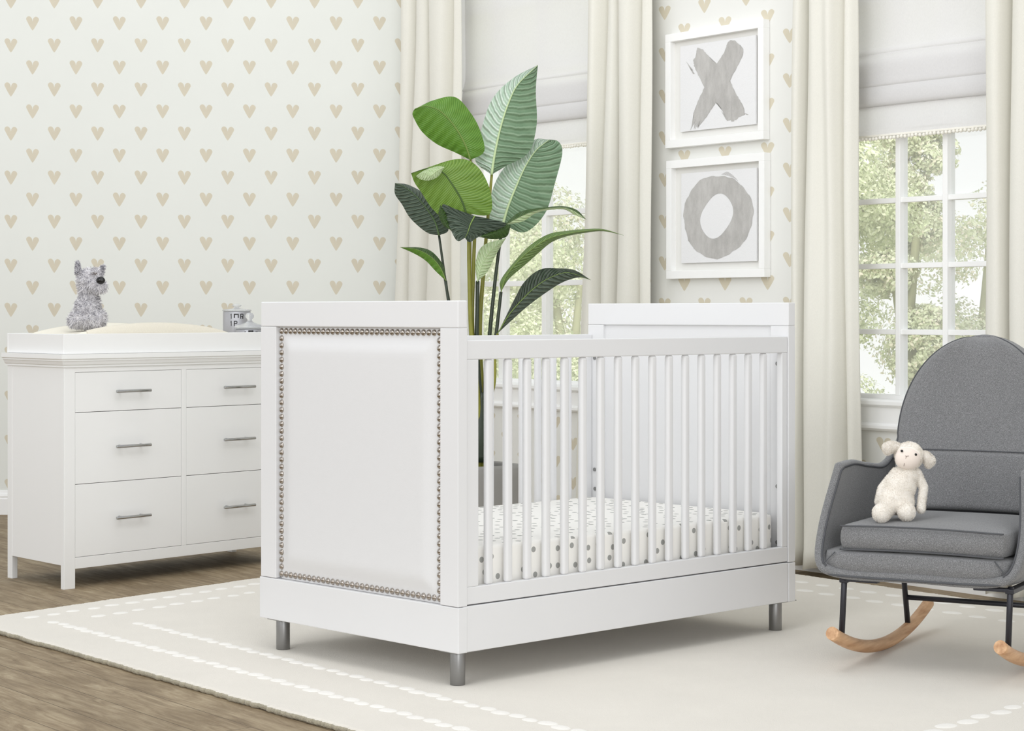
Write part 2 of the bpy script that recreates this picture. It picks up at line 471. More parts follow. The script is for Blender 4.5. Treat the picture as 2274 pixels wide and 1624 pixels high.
# windows ------------------------------------------------------------------
def window(name, w, vbars, hbars, vw, hw):
    a0, a1, z0, z1 = w; ca = (a0 + a1) / 2
    e = struct_empty(name, wallpt(ca, 0, 0), WROT)
    L = lambda a: a - ca
    f = MB()                                               # jamb lining and sash frame
    f.box((L(a0), 0.0, z0), (L(a0) + 0.012, 0.14, z1)); f.box((L(a1) - 0.012, 0.0, z0), (L(a1), 0.14, z1))
    f.box((L(a0), 0.0, z1 - 0.012), (L(a1), 0.14, z1))
    for x0_, x1_ in ((L(a0) + 0.010, L(a0) + 0.034), (L(a1) - 0.034, L(a1) - 0.010)):
        f.box((x0_, 0.060, z0 + 0.004), (x1_, 0.100, z1 - 0.01), 0.003)
    f.box((L(a0) + 0.01, 0.060, z0 + 0.004), (L(a1) - 0.01, 0.100, z0 + 0.022), 0.003)
    f.box((L(a0) + 0.01, 0.060, z1 - 0.045), (L(a1) - 0.01, 0.100, z1 - 0.01), 0.003)
    f.build('window_frame', M['trim'], e)
    for a in vbars:
        f = MB(); f.box((L(a) - vw / 2, 0.058, z0 + 0.02), (L(a) + vw / 2, 0.102, z1 - 0.04), 0.002); f.build('muntin', M['trim'], e)
    for z in hbars:
        f = MB(); f.box((L(a0) + 0.03, 0.064, z - hw / 2), (L(a1) - 0.03, 0.098, z + hw / 2), 0.002); f.build('muntin', M['trim'], e)
    f = MB(); f.box((L(a0) + 0.02, 0.080, z0 + 0.01), (L(a1) - 0.02, 0.083, z1 - 0.02)); f.build('pane', M['glass'], e)
    # stool, apron and moulding under the opening
    s = MB()
    zt = z0 + 0.006
    s.prism([(0.125, zt), (-0.020, zt), (-0.026, zt - 0.006), (-0.026, zt - 0.018), (-0.020, zt - 0.024), (-0.012, zt - 0.028),
             (-0.012, zt - 0.085), (-0.018, zt - 0.088), (-0.024, zt - 0.094), (-0.024, zt - 0.104), (-0.014, zt - 0.112), (0.0, zt - 0.114), (0.0, zt - 0.01), (0.125, zt - 0.01)],
            L(a0) - 0.075, L(a1) + 0.075)
    s.build('window_sill', M['trim'], e)
    return e
window('window_2', W2, [wallx(1994, GOFF), wallx(2099, GOFF)], [wallz(2050, y, GOFF) for y in (441, 589, 738)] + [wallz(2050, y, GOFF) for y in (292, 143, -6)], 0.022, 0.019)
window('window_1', W1, [wallx(1112, GOFF), wallx(1208, GOFF)], [wallz(1250, y, GOFF) for y in (471, 628)] + [wallz(1250, y, GOFF) for y in (314, 157, 0)], 0.030, 0.024)

# ------------------------------------------------------------------ outside: trees seen through the panes
def lf(name, a, b):
    m = NT(name); m.set(rough=0.8, spec=0.1)
    col = m.mix(m.noise(m.coord(), 1.7, 5, 0.7), lin(a), lin(b)); m.link(col, m.b.inputs['Base Color'])
    t_ = m.add('ShaderNodeBsdfTranslucent'); m.link(col, t_.inputs[0])
    mx = m.add('ShaderNodeMixShader'); mx.inputs[0].default_value = 0.35
    m.link(m.b.outputs[0], mx.inputs[1]); m.link(t_.outputs[0], mx.inputs[2]); m.link(mx.outputs[0], m.out.inputs[0])
    return m.m
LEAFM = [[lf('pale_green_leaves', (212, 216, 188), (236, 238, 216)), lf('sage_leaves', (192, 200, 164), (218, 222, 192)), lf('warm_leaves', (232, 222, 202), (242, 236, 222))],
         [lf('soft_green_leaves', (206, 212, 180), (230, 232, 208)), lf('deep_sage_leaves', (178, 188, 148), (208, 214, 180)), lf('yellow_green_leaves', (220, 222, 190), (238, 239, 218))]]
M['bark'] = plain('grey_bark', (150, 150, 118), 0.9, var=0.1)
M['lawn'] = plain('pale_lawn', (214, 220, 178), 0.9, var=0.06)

def foliage(blobs, n, size, rng, Z_=15.0):
    o = MB(); bm = o.bm
    tot = sum(b[3] ** 2 for b in blobs)
    for (cx, cy, cz, r) in blobs:
        for _ in range(int(n * r * r / tot)):
            d = Vector((rng.gauss(0, 1), rng.gauss(0, 1), rng.gauss(0, 1))).normalized() * (r * rng.uniform(0.55, 1.04))
            d.z *= 0.85
            k = noise.noise(d * (2.1 / max(r, .3)) + Vector((cx, cy, cz)))
            if k < -0.10: continue
            c = Vector((cx, cy, cz)) + d
            nrm = (d.normalized() + Vector((rng.uniform(-.9, .9), rng.uniform(-.9, .9), rng.uniform(-.4, .9)))).normalized()
            u = nrm.orthogonal().normalized(); u.rotate(Matrix.Rotation(rng.uniform(0, 6.28), 3, nrm)); v = nrm.cross(u)
            s = size * (Z_ / 15.0) * rng.uniform(0.6, 1.4)
            q = [bm.verts.new(c + u * s), bm.verts.new(c + v * s * 0.5), bm.verts.new(c - u * s), bm.verts.new(c - v * s * 0.5)]
            f = bm.faces.new(q); f.material_index = rng.choice((0, 0, 1, 1, 2))
    return o

def tree(px, Z, height, spread, kind, label, seed, low=0.22, n=64000, size=0.0175):
    rng = random.Random(seed)
    x = (px - CX) * Z / F
    e = thing('tree', label, 'tree', (x, Z, -1.0), 0, 'trees outside the windows')
    blobs = []
    for i in range(11):
        a = rng.uniform(0, 6.28); rr = spread * rng.uniform(0.1, 0.75); z = height * rng.uniform(low, 0.92)
        taper = 1 - abs(z / height - 0.55) * 0.9
        blobs.append((rr * math.cos(a) * taper, rr * math.sin(a) * 0.6 * taper, z, spread * rng.uniform(0.3, 0.5)))
    foliage(blobs, n, size, rng, Z).build('foliage', LEAFM[kind], e, normals=False)
    tr = MB(); tr.tube([(0, 0, 0), (0.05, 0, height * 0.3), (-0.04, 0, height * 0.6), (0.02, 0, height * 0.85)], [0.08, 0.06, 0.04, 0.02], 10)
    for i in range(5):
        b = blobs[i]; tr.tube([(0, 0, height * 0.35 + i * 0.1), (b[0] * 0.5, b[1] * 0.5, b[2] * 0.8 + height * 0.08), (b[0], b[1], b[2])], [0.05, 0.035, 0.015], 7)
    tr.build('trunk', M['bark'], e)
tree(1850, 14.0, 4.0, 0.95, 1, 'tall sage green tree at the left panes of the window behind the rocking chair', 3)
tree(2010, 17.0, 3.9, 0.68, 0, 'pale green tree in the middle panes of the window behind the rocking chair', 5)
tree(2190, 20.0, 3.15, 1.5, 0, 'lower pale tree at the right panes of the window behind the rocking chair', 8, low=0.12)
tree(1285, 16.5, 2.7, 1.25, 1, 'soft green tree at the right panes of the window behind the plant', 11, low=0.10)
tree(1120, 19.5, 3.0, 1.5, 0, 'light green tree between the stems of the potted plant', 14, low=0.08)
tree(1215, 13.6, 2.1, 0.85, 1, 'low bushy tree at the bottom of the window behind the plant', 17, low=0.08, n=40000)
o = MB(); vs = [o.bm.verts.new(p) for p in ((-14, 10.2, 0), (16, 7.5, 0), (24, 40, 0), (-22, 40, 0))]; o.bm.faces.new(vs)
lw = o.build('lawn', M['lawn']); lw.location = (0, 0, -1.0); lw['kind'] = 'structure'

# ------------------------------------------------------------------ roman shades
def shade(name_label, w, zb, px0, group):
    a0, a1 = w[0] + 0.013, w[1] - 0.013; ca = (a0 + a1) / 2
    e = thing('roman_shade', name_label, 'window shade', wallpt(ca, 0, zb), WROT, group)
    x0_, x1_ = a0 - ca, a1 - ca
    def sheet(prof, name, nu=24):
        P = spline([(y, z, 0) for y, z in prof], 40)
        o = MB()
        def fn(u, v):
            p = P[min(40, int(round(v * 40)))]
            x = x0_ + (x1_ - x0_) * u
            return Vector((x, p.x + 0.0035 * math.sin(u * 7 + p.y * 5) * (1 if v < .9 else 0.4), p.y))
        o.grid(fn, nu, 40); return o
    hz = w[3] - zb
    sheet([(0.030, hz - 0.01), (0.030, 0.50), (0.028, 0.36), (0.020, 0.315), (0.012, 0.305), (0.024, 0.290)], 'upper').build('upper_panel', M['shade'], e)
    sheet([(0.026, 0.312), (0.012, 0.285), (0.006, 0.22), (0.004, 0.185), (0.014, 0.178), (0.022, 0.20), (0.026, 0.27)], 'fold').build('fold', M['shade'], e)
    sheet([(0.022, 0.20), (0.0, 0.165), (-0.004, 0.13), (0.0, 0.112), (0.010, 0.105), (0.018, 0.125), (0.022, 0.20), (0.028, 0.26), (0.026, 0.10), (0.024, 0.16)], 'fold').build('fold', M['shade'], e)
    sheet([(0.020, 0.15), (0.014, 0.11), (0.012, 0.06), (0.012, 0.0)], 'lower').build('bottom_panel', M['shade'], e)
    o = MB(); o.box((x0_, 0.009, -0.004), (x1_, 0.015, 0.004), 0.002); o.build('braid', M['pom'], e)
    n = int(round((x1_ - x0_) / 0.0170)); first = None
    for i in range(n):
        x = x0_ + (i + 0.5) * (x1_ - x0_) / n
        loc = (x, 0.012 + random.uniform(-.002, .002), -0.010 + random.uniform(-.0015, .0015))
        if first is None:
            p = MB(); p.ball((0, 0, 0), 0.0068, 10, 8); first = p.build('pompom', M['pom'], e); first.location = loc
        else: copy_part(first, e, loc)
shade('white linen roman shade with pompom trim over the window behind the rocking chair', W2, wallz(2050, 292, -0.01), 0, 'roman shades')
shade('white linen roman shade with pompom trim over the window behind the tall plant', W1, wallz(1250, 322, -0.01), 0, 'roman shades')

# ------------------------------------------------------------------ curtains
def curtain(label, top, bot, folds, seed, zt=2.80, off=0.085, zb=0.004):
    """top / bot: pixel columns of the two edges at the frame's top and near the floor; folds: (fraction, depth) along the cloth"""
    rng = random.Random(seed)
    at = [wallx(p, off) for p in top]; ab = [wallx(p, off) for p in bot]
    ca = sum(ab) / 2
    base = wallpt(ca, off, 0)
    P = spline([(f, d, 0) for f, d in folds], 130)
    o = MB()
    def fn(u, v):
        z = zb + (zt - zb) * v
        a0 = ab[0] + (at[0] - ab[0]) * min(1, z / 2.2); a1 = ab[1] + (at[1] - ab[1]) * min(1, z / 2.2)
        p = P[int(round(u * 130))]
        k = 0.85 + 0.25 * (1 - v)
        a = a0 + (a1 - a0) * (p.x + 0.012 * math.sin(6 * v + 9 * u) * (1 - abs(2 * u - 1)))
        d = p.y * k + 0.006 * math.sin(z * 3.1 + u * 11) - (0.012 * math.exp(-z / 0.05) * math.sin(u * 23))
        zz = z + (0.014 * (0.5 + 0.5 * math.sin(u * 19 + seed)) if v == 0 else 0)
        return Vector((a - ca, -d, zz))
    o.grid(fn, 130, 36)
    c = o.build('curtain', M['curtain']); c.location = base; c.rotation_euler = (0, 0, WROT)
    mods(c, ('SOLIDIFY', dict(thickness=0.003, offset=0)))
    tag(c, label, 'curtain', 'curtains')
    return c
FA = [(0, .02), (.05, .045), (.12, .05), (.17, .03), (.205, -.055), (.25, .03), (.33, .05), (.40, .03), (.44, -.04), (.48, .02), (.60, .045), (.74, .04), (.79, -.03), (.83, -.02), (.90, .03), (1, .02)]
curtain('off white curtain in the corner beside the heart wall', (903, 1030), (874, 1034), FA, 1)
FB = [(0, .02), (.06, .04), (.16, .05), (.22, .0), (.26, -.045), (.31, .02), (.40, .04), (.45, .02), (.48, -.05), (.53, .02), (.62, .045), (.72, .04), (.78, .0), (.82, -.045), (.86, .01), (.93, .02), (1, .005)]
curtain('off white curtain between the plant window and the framed letters', (1317, 1448), (1288, 1450), FB, 2)
FC = [(0, -.045), (.06, -.03), (.12, -.05), (.15, .02), (.21, .045), (.27, .04), (.30, -.035), (.34, .02), (.46, .055), (.60, .04), (.72, .05), (.78, .015), (.83, -.02), (.88, .025), (.95, .03), (1, .0)]
curtain('off white curtain between the framed letters and the rocking chair', (1752, 1903), (1736, 1916), FC, 3)
FD = [(0, -.02), (.06, .02), (.14, .045), (.24, .04), (.29, -.045), (.34, .02), (.45, .05), (.55, .03), (.6, -.045), (.66, .03), (.78, .045), (.87, -.03), (.94, .03), (1, .0)]
curtain('off white curtain behind the rocking chair at the far edge', (2187, 2392), (2184, 2396), FD, 4)

# ------------------------------------------------------------------ framed letters on the wall
M['paper'] = plain('rough_white_paper', (236, 236, 237), 0.85, bump=0.5, bs=160)
M['mat'] = plain('off_white_mount', (233, 232, 228), 0.85)
def wash():
    m = NT('grey_watercolour'); m.set(rough=0.9, spec=0.1)
    n = m.noise(m.mapping(m.coord(), (1, 1, 0.4)), 22, 6, 0.7)
    m.link(m.ramp(n, [(0.25, lin((168, 166, 163))), (0.6, lin((196, 194, 191))), (0.85, lin((208, 206, 203)))]), m.b.inputs['Base Color'])
    m.bump(m.noise(m.coord(), 160), 0.4, 0.002); return m.m
M['wash'] = wash()

def picture(label, x0p, x1p, ytl, ybl, ytr, ybr, letter):
    off = 0.036
    a0, a1 = wallx(x0p, off), wallx(x1p, off); ca = (a0 + a1) / 2
    zt = (wallz(x0p, ytl, off) + wallz(x1p, ytr, off)) / 2; zb = (wallz(x0p, ybl, off) + wallz(x1p, ybr, off)) / 2
    w2 = (a1 - a0) / 2; h = zt - zb
    e = thing('picture_frame', label, 'framed picture', wallpt(ca, 0, zb), WROT, 'framed letters')
    fw = 0.032
    f = MB()
    for lo, hi in (((-w2, -off, 0), (w2, -0.001, fw)), ((-w2, -off, h - fw), (w2, -0.001, h)), ((-w2, -off, fw), (-w2 + fw * .95, -0.001, h - fw)), ((w2 - fw * .95, -off, fw), (w2, -0.001, h - fw))):
        f.box(lo, hi, 0.0012)
    f.build('frame', M['trim'], e)
    b = MB(); b.box((-w2 + 0.01, -0.010, 0.01), (w2 - 0.01, -0.002, h - 0.01)); b.build('mount_board', M['mat'], e)
    px0, px1, pz0, pz1 = -w2 + 0.075, w2 - 0.055, 0.062, h - 0.055
    p = MB(); p.box((px0, -0.022, pz0), (px1, -0.014, pz1), 0.001); p.build('paper', M['paper'], e)
    W, Hh = px1 - px0, pz1 - pz0
    rng = random.Random(5 if letter == 'X' else 6)
    Y = -0.0227
    g = MB()
    def T(u, v, d=0.0): return Vector((px0 + u * W, Y - d, pz0 + v * Hh))
    def stroke(poly, d=0.0): g.poly([T(u, v, d) for u, v in poly])
    def rough(pts, amp, n=9):
        out = []
        for (a, b) in zip(pts, pts[1:]):
            for i in range(n):
                t = i / n; x = a[0] + (b[0] - a[0]) * t; y = a[1] + (b[1] - a[1]) * t
                out.append((x + rng.uniform(-amp, amp), y + rng.uniform(-amp, amp)))
        out.append(pts[-1]); return out
    if letter == 'X':
        A = [(.235, .955), (.31, .93), (.36, .865), (.50, .735), (.66, .545), (.74, .385), (.845, .215), (.865, .12)]
        A2 = [(.80, .105), (.715, .055), (.66, .075)]
        A3 = [(.63, .07), (.60, .14), (.52, .27), (.47, .31), (.34, .475), (.245, .64), (.19, .755), (.18, .82), (.215, .86), (.235, .955)]
        stroke(rough(A, .004) + rough(A2, .010, 5) + rough(A3, .004)[:-1])
        B = [(.675, .985), (.74, .97), (.80, .91), (.845, .865), (.83, .775), (.76, .665), (.65, .495), (.52, .33), (.45, .255), (.385, .17), (.30, .085)]
        B3 = [(.18, .13), (.185, .215), (.27, .38), (.37, .555), (.49, .735), (.60, .86), (.64, .965), (.675, .985)]
        # dry-brush teeth at the foot
        foot = [(.30, .085), (.265, .055), (.275, .12), (.235, .03), (.235, .10), (.19, .015), (.195, .09), (.155, .04), (.18, .13)]
        stroke(rough(B, .004)[:-1] + foot[:-1] + rough(B3, .004)[:-1], 0.00015)
        for s in [((.135, .0), (.20, .12)), ((.205, .01), (.25, .11)), ((.24, .015), (.30, .12)), ((.11, .77), (.19, .66)), ((.08, .82), (.17, .70)), ((.86, .14), (.90, .115)), ((.70, .60), (.66, .52)), ((.55, .20), (.63, .09))]:
            (u0, v0), (u1, v1) = s; stroke([(u0, v0), (u1 - .012, v1), (u1 + .012, v1)], 0.0005)
    else:
        n = 120; ring = []
        for i in range(n):
            a = 2 * PI * i / n
            wob = 0.010 * math.sin(3 * a + 1) + 0.006 * math.sin(7 * a) + 0.004 * math.sin(19 * a) + rng.uniform(-.0025, .0025)
            ro = (0.462 + wob, 0.452 + wob)
            wi = 0.008 * math.sin(4 * a + 2) + 0.005 * math.sin(2 * a)
            ri = (0.213 + wi, 0.236 + wi)
            ring.append(((.490 + ro[0] * math.cos(a), .500 + ro[1] * math.sin(a)), (.480 + ri[0] * math.cos(a), .505 + ri[1] * math.sin(a + .18))))
        vo = [g.bm.verts.new(T(*r[0])) for r in ring]; vi = [g.bm.verts.new(T(*r[1])) for r in ring]
        for i in range(n): g.bm.faces.new((vo[i], vo[(i + 1) % n], vi[(i + 1) % n], vi[i]))
        for k in range(7):      # dry bristle arcs at the upper right
            r0 = .468 + .006 * k; a0_, a1_ = .95 + .05 * k, 1.45 - .02 * k
            pts = [a0_ + (a1_ - a0_) * i / 8 for i in range(9)]
            stroke([(.49 + r0 * math.cos(a), .50 + r0 * .98 * math.sin(a)) for a in pts] + [(.49 + (r0 + .0028) * math.cos(a), .50 + (r0 + .0028) * .98 * math.sin(a)) for a in pts[::-1]])
    g.build('painted_letter', M['wash'], e, 'grey brush painted letter ' + letter)
picture('white framed grey brush painting of the letter X, the upper picture', 1477, 1695, 77, 325, 42, 314, 'X')
picture('white framed grey brush painting of the letter O, the lower picture', 1479, 1697, 356, 618, 340, 617, 'O')

# ------------------------------------------------------------------ rug
def isect(p, d, q, e):
    k = d.x * e.y - d.y * e.x; r = q - p
    return p + d * ((r.x * e.y - r.y * e.x) / k)
gA, gB, gC = ground(-70, 1377), ground(1277, 1180.6), ground(807, 1624)
gD, gE = ground(1923, 1293), ground(2192, 1339)
g1, g2 = ground(2083, 1620), ground(2274, 1566)
dAB = (gB - gA).normalized(); dAC = (gC - gA).normalized(); dDE = (gE - gD).normalized(); dR = (g2 - g1).normalized()
nR = Vector((dR.y, -dR.x, 0))
gm = (gD + gE) / 2; gD = gm; dDE = WX.copy()
q0 = gA; q1 = isect(gA, dAB, gD, dDE); q2 = isect(gD, dDE, g1 + nR * 0.32, dR); q3 = isect(gA, dAC, g1 + nR * 0.32, dR)
quad = [q0, q1, q2, q3]
rc = (q0 + q1 + q2 + q3) / 4
rc = Vector((round(rc.x, 3), round(rc.y, 3), 0))
def rug():
    o = MB(); n = 700
    def at(u, v): return quad[0].lerp(quad[1], u).lerp(quad[3].lerp(quad[2], u), v)
    outline = []
    for i in range(4):
        a, b = quad[i], quad[(i + 1) % 4]
        nn = Vector(((b - a).y, -(b - a).x, 0)).normalized()
        for k in range(n):
            p = a.lerp(b, k / n)
            w = noise.noise(p * 7) * 0.006 + noise.noise(p * 45) * 0.005 + random.uniform(-.003, .003)
            outline.append((p, nn, w))
    c = (quad[0] + quad[2]) / 2
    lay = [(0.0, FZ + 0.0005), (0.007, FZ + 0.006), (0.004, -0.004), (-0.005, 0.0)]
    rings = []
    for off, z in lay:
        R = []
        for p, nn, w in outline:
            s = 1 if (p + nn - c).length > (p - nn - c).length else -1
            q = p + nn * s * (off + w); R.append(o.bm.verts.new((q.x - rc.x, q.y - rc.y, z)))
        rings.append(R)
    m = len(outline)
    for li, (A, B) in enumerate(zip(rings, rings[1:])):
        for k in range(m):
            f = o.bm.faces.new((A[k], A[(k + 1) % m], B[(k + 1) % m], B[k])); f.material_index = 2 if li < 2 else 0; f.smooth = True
    o.bm.faces.new(rings[-1])
    # two rows of raised oval tufts around the edge
    def row(a, b, inn, pitch, size, zig, skip=0.0):
        d = (b - a); L = d.length; d.normalize(); nn = Vector((-d.y, d.x, 0))
        if (a + nn * inn - c).length > (a - nn * inn - c).length: nn = -nn
        k = int((L - 2 * skip) / pitch)
        for i in range(k):
            p = a + d * (skip + (i + .5) * (L - 2 * skip) / k) + nn * (inn + (zig if i % 2 else -zig))
            s = size * random.uniform(.88, 1.1)
            t_ = bmesh.new(); bmesh.ops.create_uvsphere(t_, u_segments=12, v_segments=6, radius=1)
            for f in t_.faces: f.smooth = True
            bmesh.ops.delete(t_, geom=[v for v in t_.verts if v.co.z < -0.3], context='VERTS')
            Mx = Matrix.Translation((p.x - rc.x, p.y - rc.y, 0.0)) @ Matrix.Rotation(math.atan2(d.y, d.x) + random.uniform(-.15, .15), 4, 'Z') @ Matrix.Diagonal((s, s * .70, 0.0026, 1))
            o._merge(t_, Mx, 1, True)
    for inn in (0.185, 0.375): row(quad[0], quad[3], inn, 0.054, 0.0265, 0.004, inn)
    for inn in (0.115, 0.26): row(quad[0], quad[1], inn, 0.080, 0.0265, 0.004, inn)
    for inn in (0.15, 0.30): row(quad[1], quad[2], inn, 0.105, 0.033, 0.003, inn)
    for inn in (0.14, 0.32): row(quad[2], quad[3], inn, 0.075, 0.031, 0.006, inn)
    r = o.build('rug', [M['rug'], M['tuft'], M['rug_edge']]); r.location = rc
    tag(r, 'large cream wool rug with rows of raised oval tufts around its border', 'rug')
rug()

# ------------------------------------------------------------------ crib
CO = Vector((-0.136, 5.0138, 0)); CA = 0.7573
CU = Vector((math.cos(CA), math.sin(CA), 0)); CV = Vector((-CU.y, CU.x, 0))
LC, WC, ZT, ZB, ZL, ZR = 1.358, 0.846, 0.9836, 0.2054, 0.0877, 0.8825
def crib():
    e = thing('crib', 'white wooden crib with nailhead upholstered end panel and steel legs on the rug', 'crib', CO, CA)
    P = M['paint']; B = 0.0025
    th = 0.032                                              # thickness of the ends
    WE = 0.840                                              # width of the ends above the base
    # base boards
    o = MB(); o.box((0, 0, ZL), (th, WC, ZB - 0.001), B); o.build('end_base_board', P, e)
    o = MB(); o.box((LC - th, 0, ZL), (LC, WC, ZB - 0.001), B); o.build('end_base_board', P, e)
    o = MB(); o.box((th * .6, 0.0015, ZL + 0.001), (LC - th - 0.0015, 0.022, ZB), 0.002); o.build('base_board', P, e)
    o = MB(); o.box((th * .6, WC - 0.022, ZL), (LC - th, WC - 0.001, ZB), 0.002); o.build('base_board', P, e)
    # mattress support
    o = MB(); o.box((th, 0.022, ZB - 0.03), (LC - th, WC - 0.022, ZB - 0.012)); o.build('mattress_support', P, e)
    for xe, inner in ((0.0, 1), (LC - th, -1)):
        o = MB(); o.box((xe, 0.001, 0.9138), (xe + th, WE, ZT), 0.003, 3); o.build('top_rail', P, e)
        for y0, y1 in ((0.001, 0.070), (0.770, WE)):
            o = MB(); o.box((xe, y0, ZB + 0.0005), (xe + th, y1, 0.9135), 0.0018); o.build('post', P, e)
    # near end: upholstered panel with nailheads
    y0, y1, z0, z1 = 0.0705, 0.7695, ZB, 0.9138
    o = MB()
    def pan(u, v):
        y = y0 + (y1 - y0) * u; z = z0 + (z1 - z0) * v
        ed = min(min(u, 1 - u) * (y1 - y0), min(v, 1 - v) * (z1 - z0))
        k = min(1, max(0, (ed - 0.014) / 0.055)); k = k * k * (3 - 2 * k)
        x = 0.0125 - 0.0135 * k + 0.0015 * math.cos(ed * 300) * (1 if ed < .02 else 0)
        return Vector((x, y, z))
    o.grid(pan, 60, 60); o.box((0.014, y0, z0), (0.026, y1, z1)); pan_o = o.build('upholstered_panel', M['vinyl'], e, 'padded white upholstered panel')
    # nailheads: nearest 100 as parts, the rest as one part
    nh, nv = 33, 34; ya, yb = 0.0835, 0.7560; za, zb = 0.2190, 0.9010
    pts = []
    for i in range(nh): 
        y = ya + (yb - ya) * i / (nh - 1); pts += [(y, za), (y, zb)]
    for j in range(1, nv): 
        z = za + (zb - za) * j / nv; pts += [(ya, z), (yb, z)]
    pts.sort(key=lambda p: p[0] * 1.0 + abs(p[1] - .5) * 0.001)
    def nail(o_, y, z):
        t_ = bmesh.new(); bmesh.ops.create_uvsphere(t_, u_segments=14, v_segments=10, radius=1)
        for f in t_.faces: f.smooth = True
        o_._merge(t_, Matrix.Translation((0.0115, y, z)) @ Matrix.Diagonal((0.0068, 0.0087, 0.0087, 1)), 0, True)
    n0 = MB(); nail(n0, 0, 0); first = n0.build('nailhead', M['nail'], e); first.location = (0, pts[0][0], pts[0][1])
    for y, z in pts[1:100]: copy_part(first, e, (0, y, z))
    r = MB()
    for y, z in pts[100:]: nail(r, y, z)
    r = r.build('nailhead_row', M['nail'], e); r['kind'] = 'stuff'
    # far end: recessed panel
    o = MB(); o.box((LC - th + 0.010, 0.070, ZB), (LC - 0.006, 0.770, 0.914)); o.build('end_panel', P, e)
    # side rails
    for ys, side in ((0.004, 0), (WC - 0.026, 1)):
        ye = ys + 0.021
        o = MB(); o.box((th, ys, 0.833), (LC - th - .001, ye, ZR), 0.0025); o.build('side_top_rail', P, e)
        o = MB(); o.box((th, ys, 0.2085), (LC - th - .001, ye, 0.2535), 0.0025); o.build('side_bottom_rail', P, e)
        for xa, xb in ((th + .0005, 0.074), (1.300, LC - th - .0015)):
            o = MB(); o.box((xa, ys + .0005, 0.2535), (xb, ye, 0.8333), 0.002); o.build('stile', P, e)
        sp = None
        for k in range(17):
            x = 0.1165 + k * 0.0692; loc = (x, ys + 0.0105, 0.2525)
            if sp is None:
                o = MB(); o.box((-0.0122, -0.009, 0), (0.0122, 0.009, 0.5815), 0.0082, 4); sp = o.build('spindle', P, e); sp.location = loc
            else: copy_part(sp, e, loc)
    # bolts inside the far end
    for y, z in ((0.0426, 0.80), (0.0426, 0.431), (0.0426, 0.263), (0.808, 0.805), (0.808, 0.438), (0.806, 0.375)):
        o = MB(); o.cyl((LC - th - 0.0032, y, z), (LC - th + 0.001, y, z), 0.0062, seg=16); o.cyl((LC - th - 0.0036, y, z), (LC - th, y, z), 0.0026, seg=6, mi=1)
        o.build('bolt', [M['bolt'], M['dark']], e)  # hex socket marked by the recess shade colour
    # legs with mounting plates
    for x, y in ((0.038, 0.045), (0.038, WC - 0.060), (LC - 0.040, 0.045), (LC - 0.040, WC - 0.060)):
        o = MB(); o.cyl((x, y, 0.0005), (x, y, ZL + 0.01), 0.0195, seg=32, bev=0.001); lg = o.build('leg', M['steel'], e)
        o = MB(); o.box((x - 0.032, y - 0.032, ZL - 0.003), (x + 0.062, y + 0.032, ZL), 0.001); o.build('leg_plate', M['steel'], lg)
    return e
crib()

def mattress():
    x0, x1, y0, y1, z0, z1 = 0.040, 1.318, 0.034, 0.812, 0.1942, 0.350
    ca = ((x0 + x1) / 2, (y0 + y1) / 2)
    loc = CO + CU * ca[0] + CV * ca[1]
    o = MB()
    hx, hy, hz = (x1 - x0) / 2, (y1 - y0) / 2, z1 - z0
    t_ = bmesh.new(); bmesh.ops.create_cube(t_, size=1)
    for v in t_.verts: v.co = Vector((v.co.x * 2 * hx, v.co.y * 2 * hy, (v.co.z + .5) * hz))
    vert = [e_ for e_ in t_.edges if abs((e_.verts[0].co - e_.verts[1].co).z) > 0.01]
    bmesh.ops.bevel(t_, geom=vert, offset=0.05, segments=6, affect='EDGES', profile=0.5)
    hor = [e_ for e_ in t_.edges if all(abs(v.co.z - hz) < 1e-5 for v in e_.verts) or all(abs(v.co.z) < 1e-5 for v in e_.verts)]
    bmesh.ops.bevel(t_, geom=hor, offset=0.012, segments=4, affect='EDGES', profile=0.5)
    for f in t_.faces: f.smooth = True
    o._merge(t_); bmesh.ops.recalc_face_normals(o.bm, faces=o.bm.faces)
    lay = o.bm.loops.layers.uv.verify()
    for f in o.bm.faces:
        n = f.normal
        for lp in f.loops:
            c = lp.vert.co
            if abs(n.z) > 0.55: lp[lay].uv = (c.x, c.y + hy)
            elif abs(n.y) > abs(n.x): lp[lay].uv = (c.x, c.z - hz)
            else: lp[lay].uv = (c.y + 3, c.z - hz)
    m = o.build('crib_mattress', M['sheet']); m.location = loc; m.rotation_euler = (0, 0, CA)
    m.location.z = z0
    tag(m, 'crib mattress under a white fitted sheet with grey dots', 'mattress')
mattress()

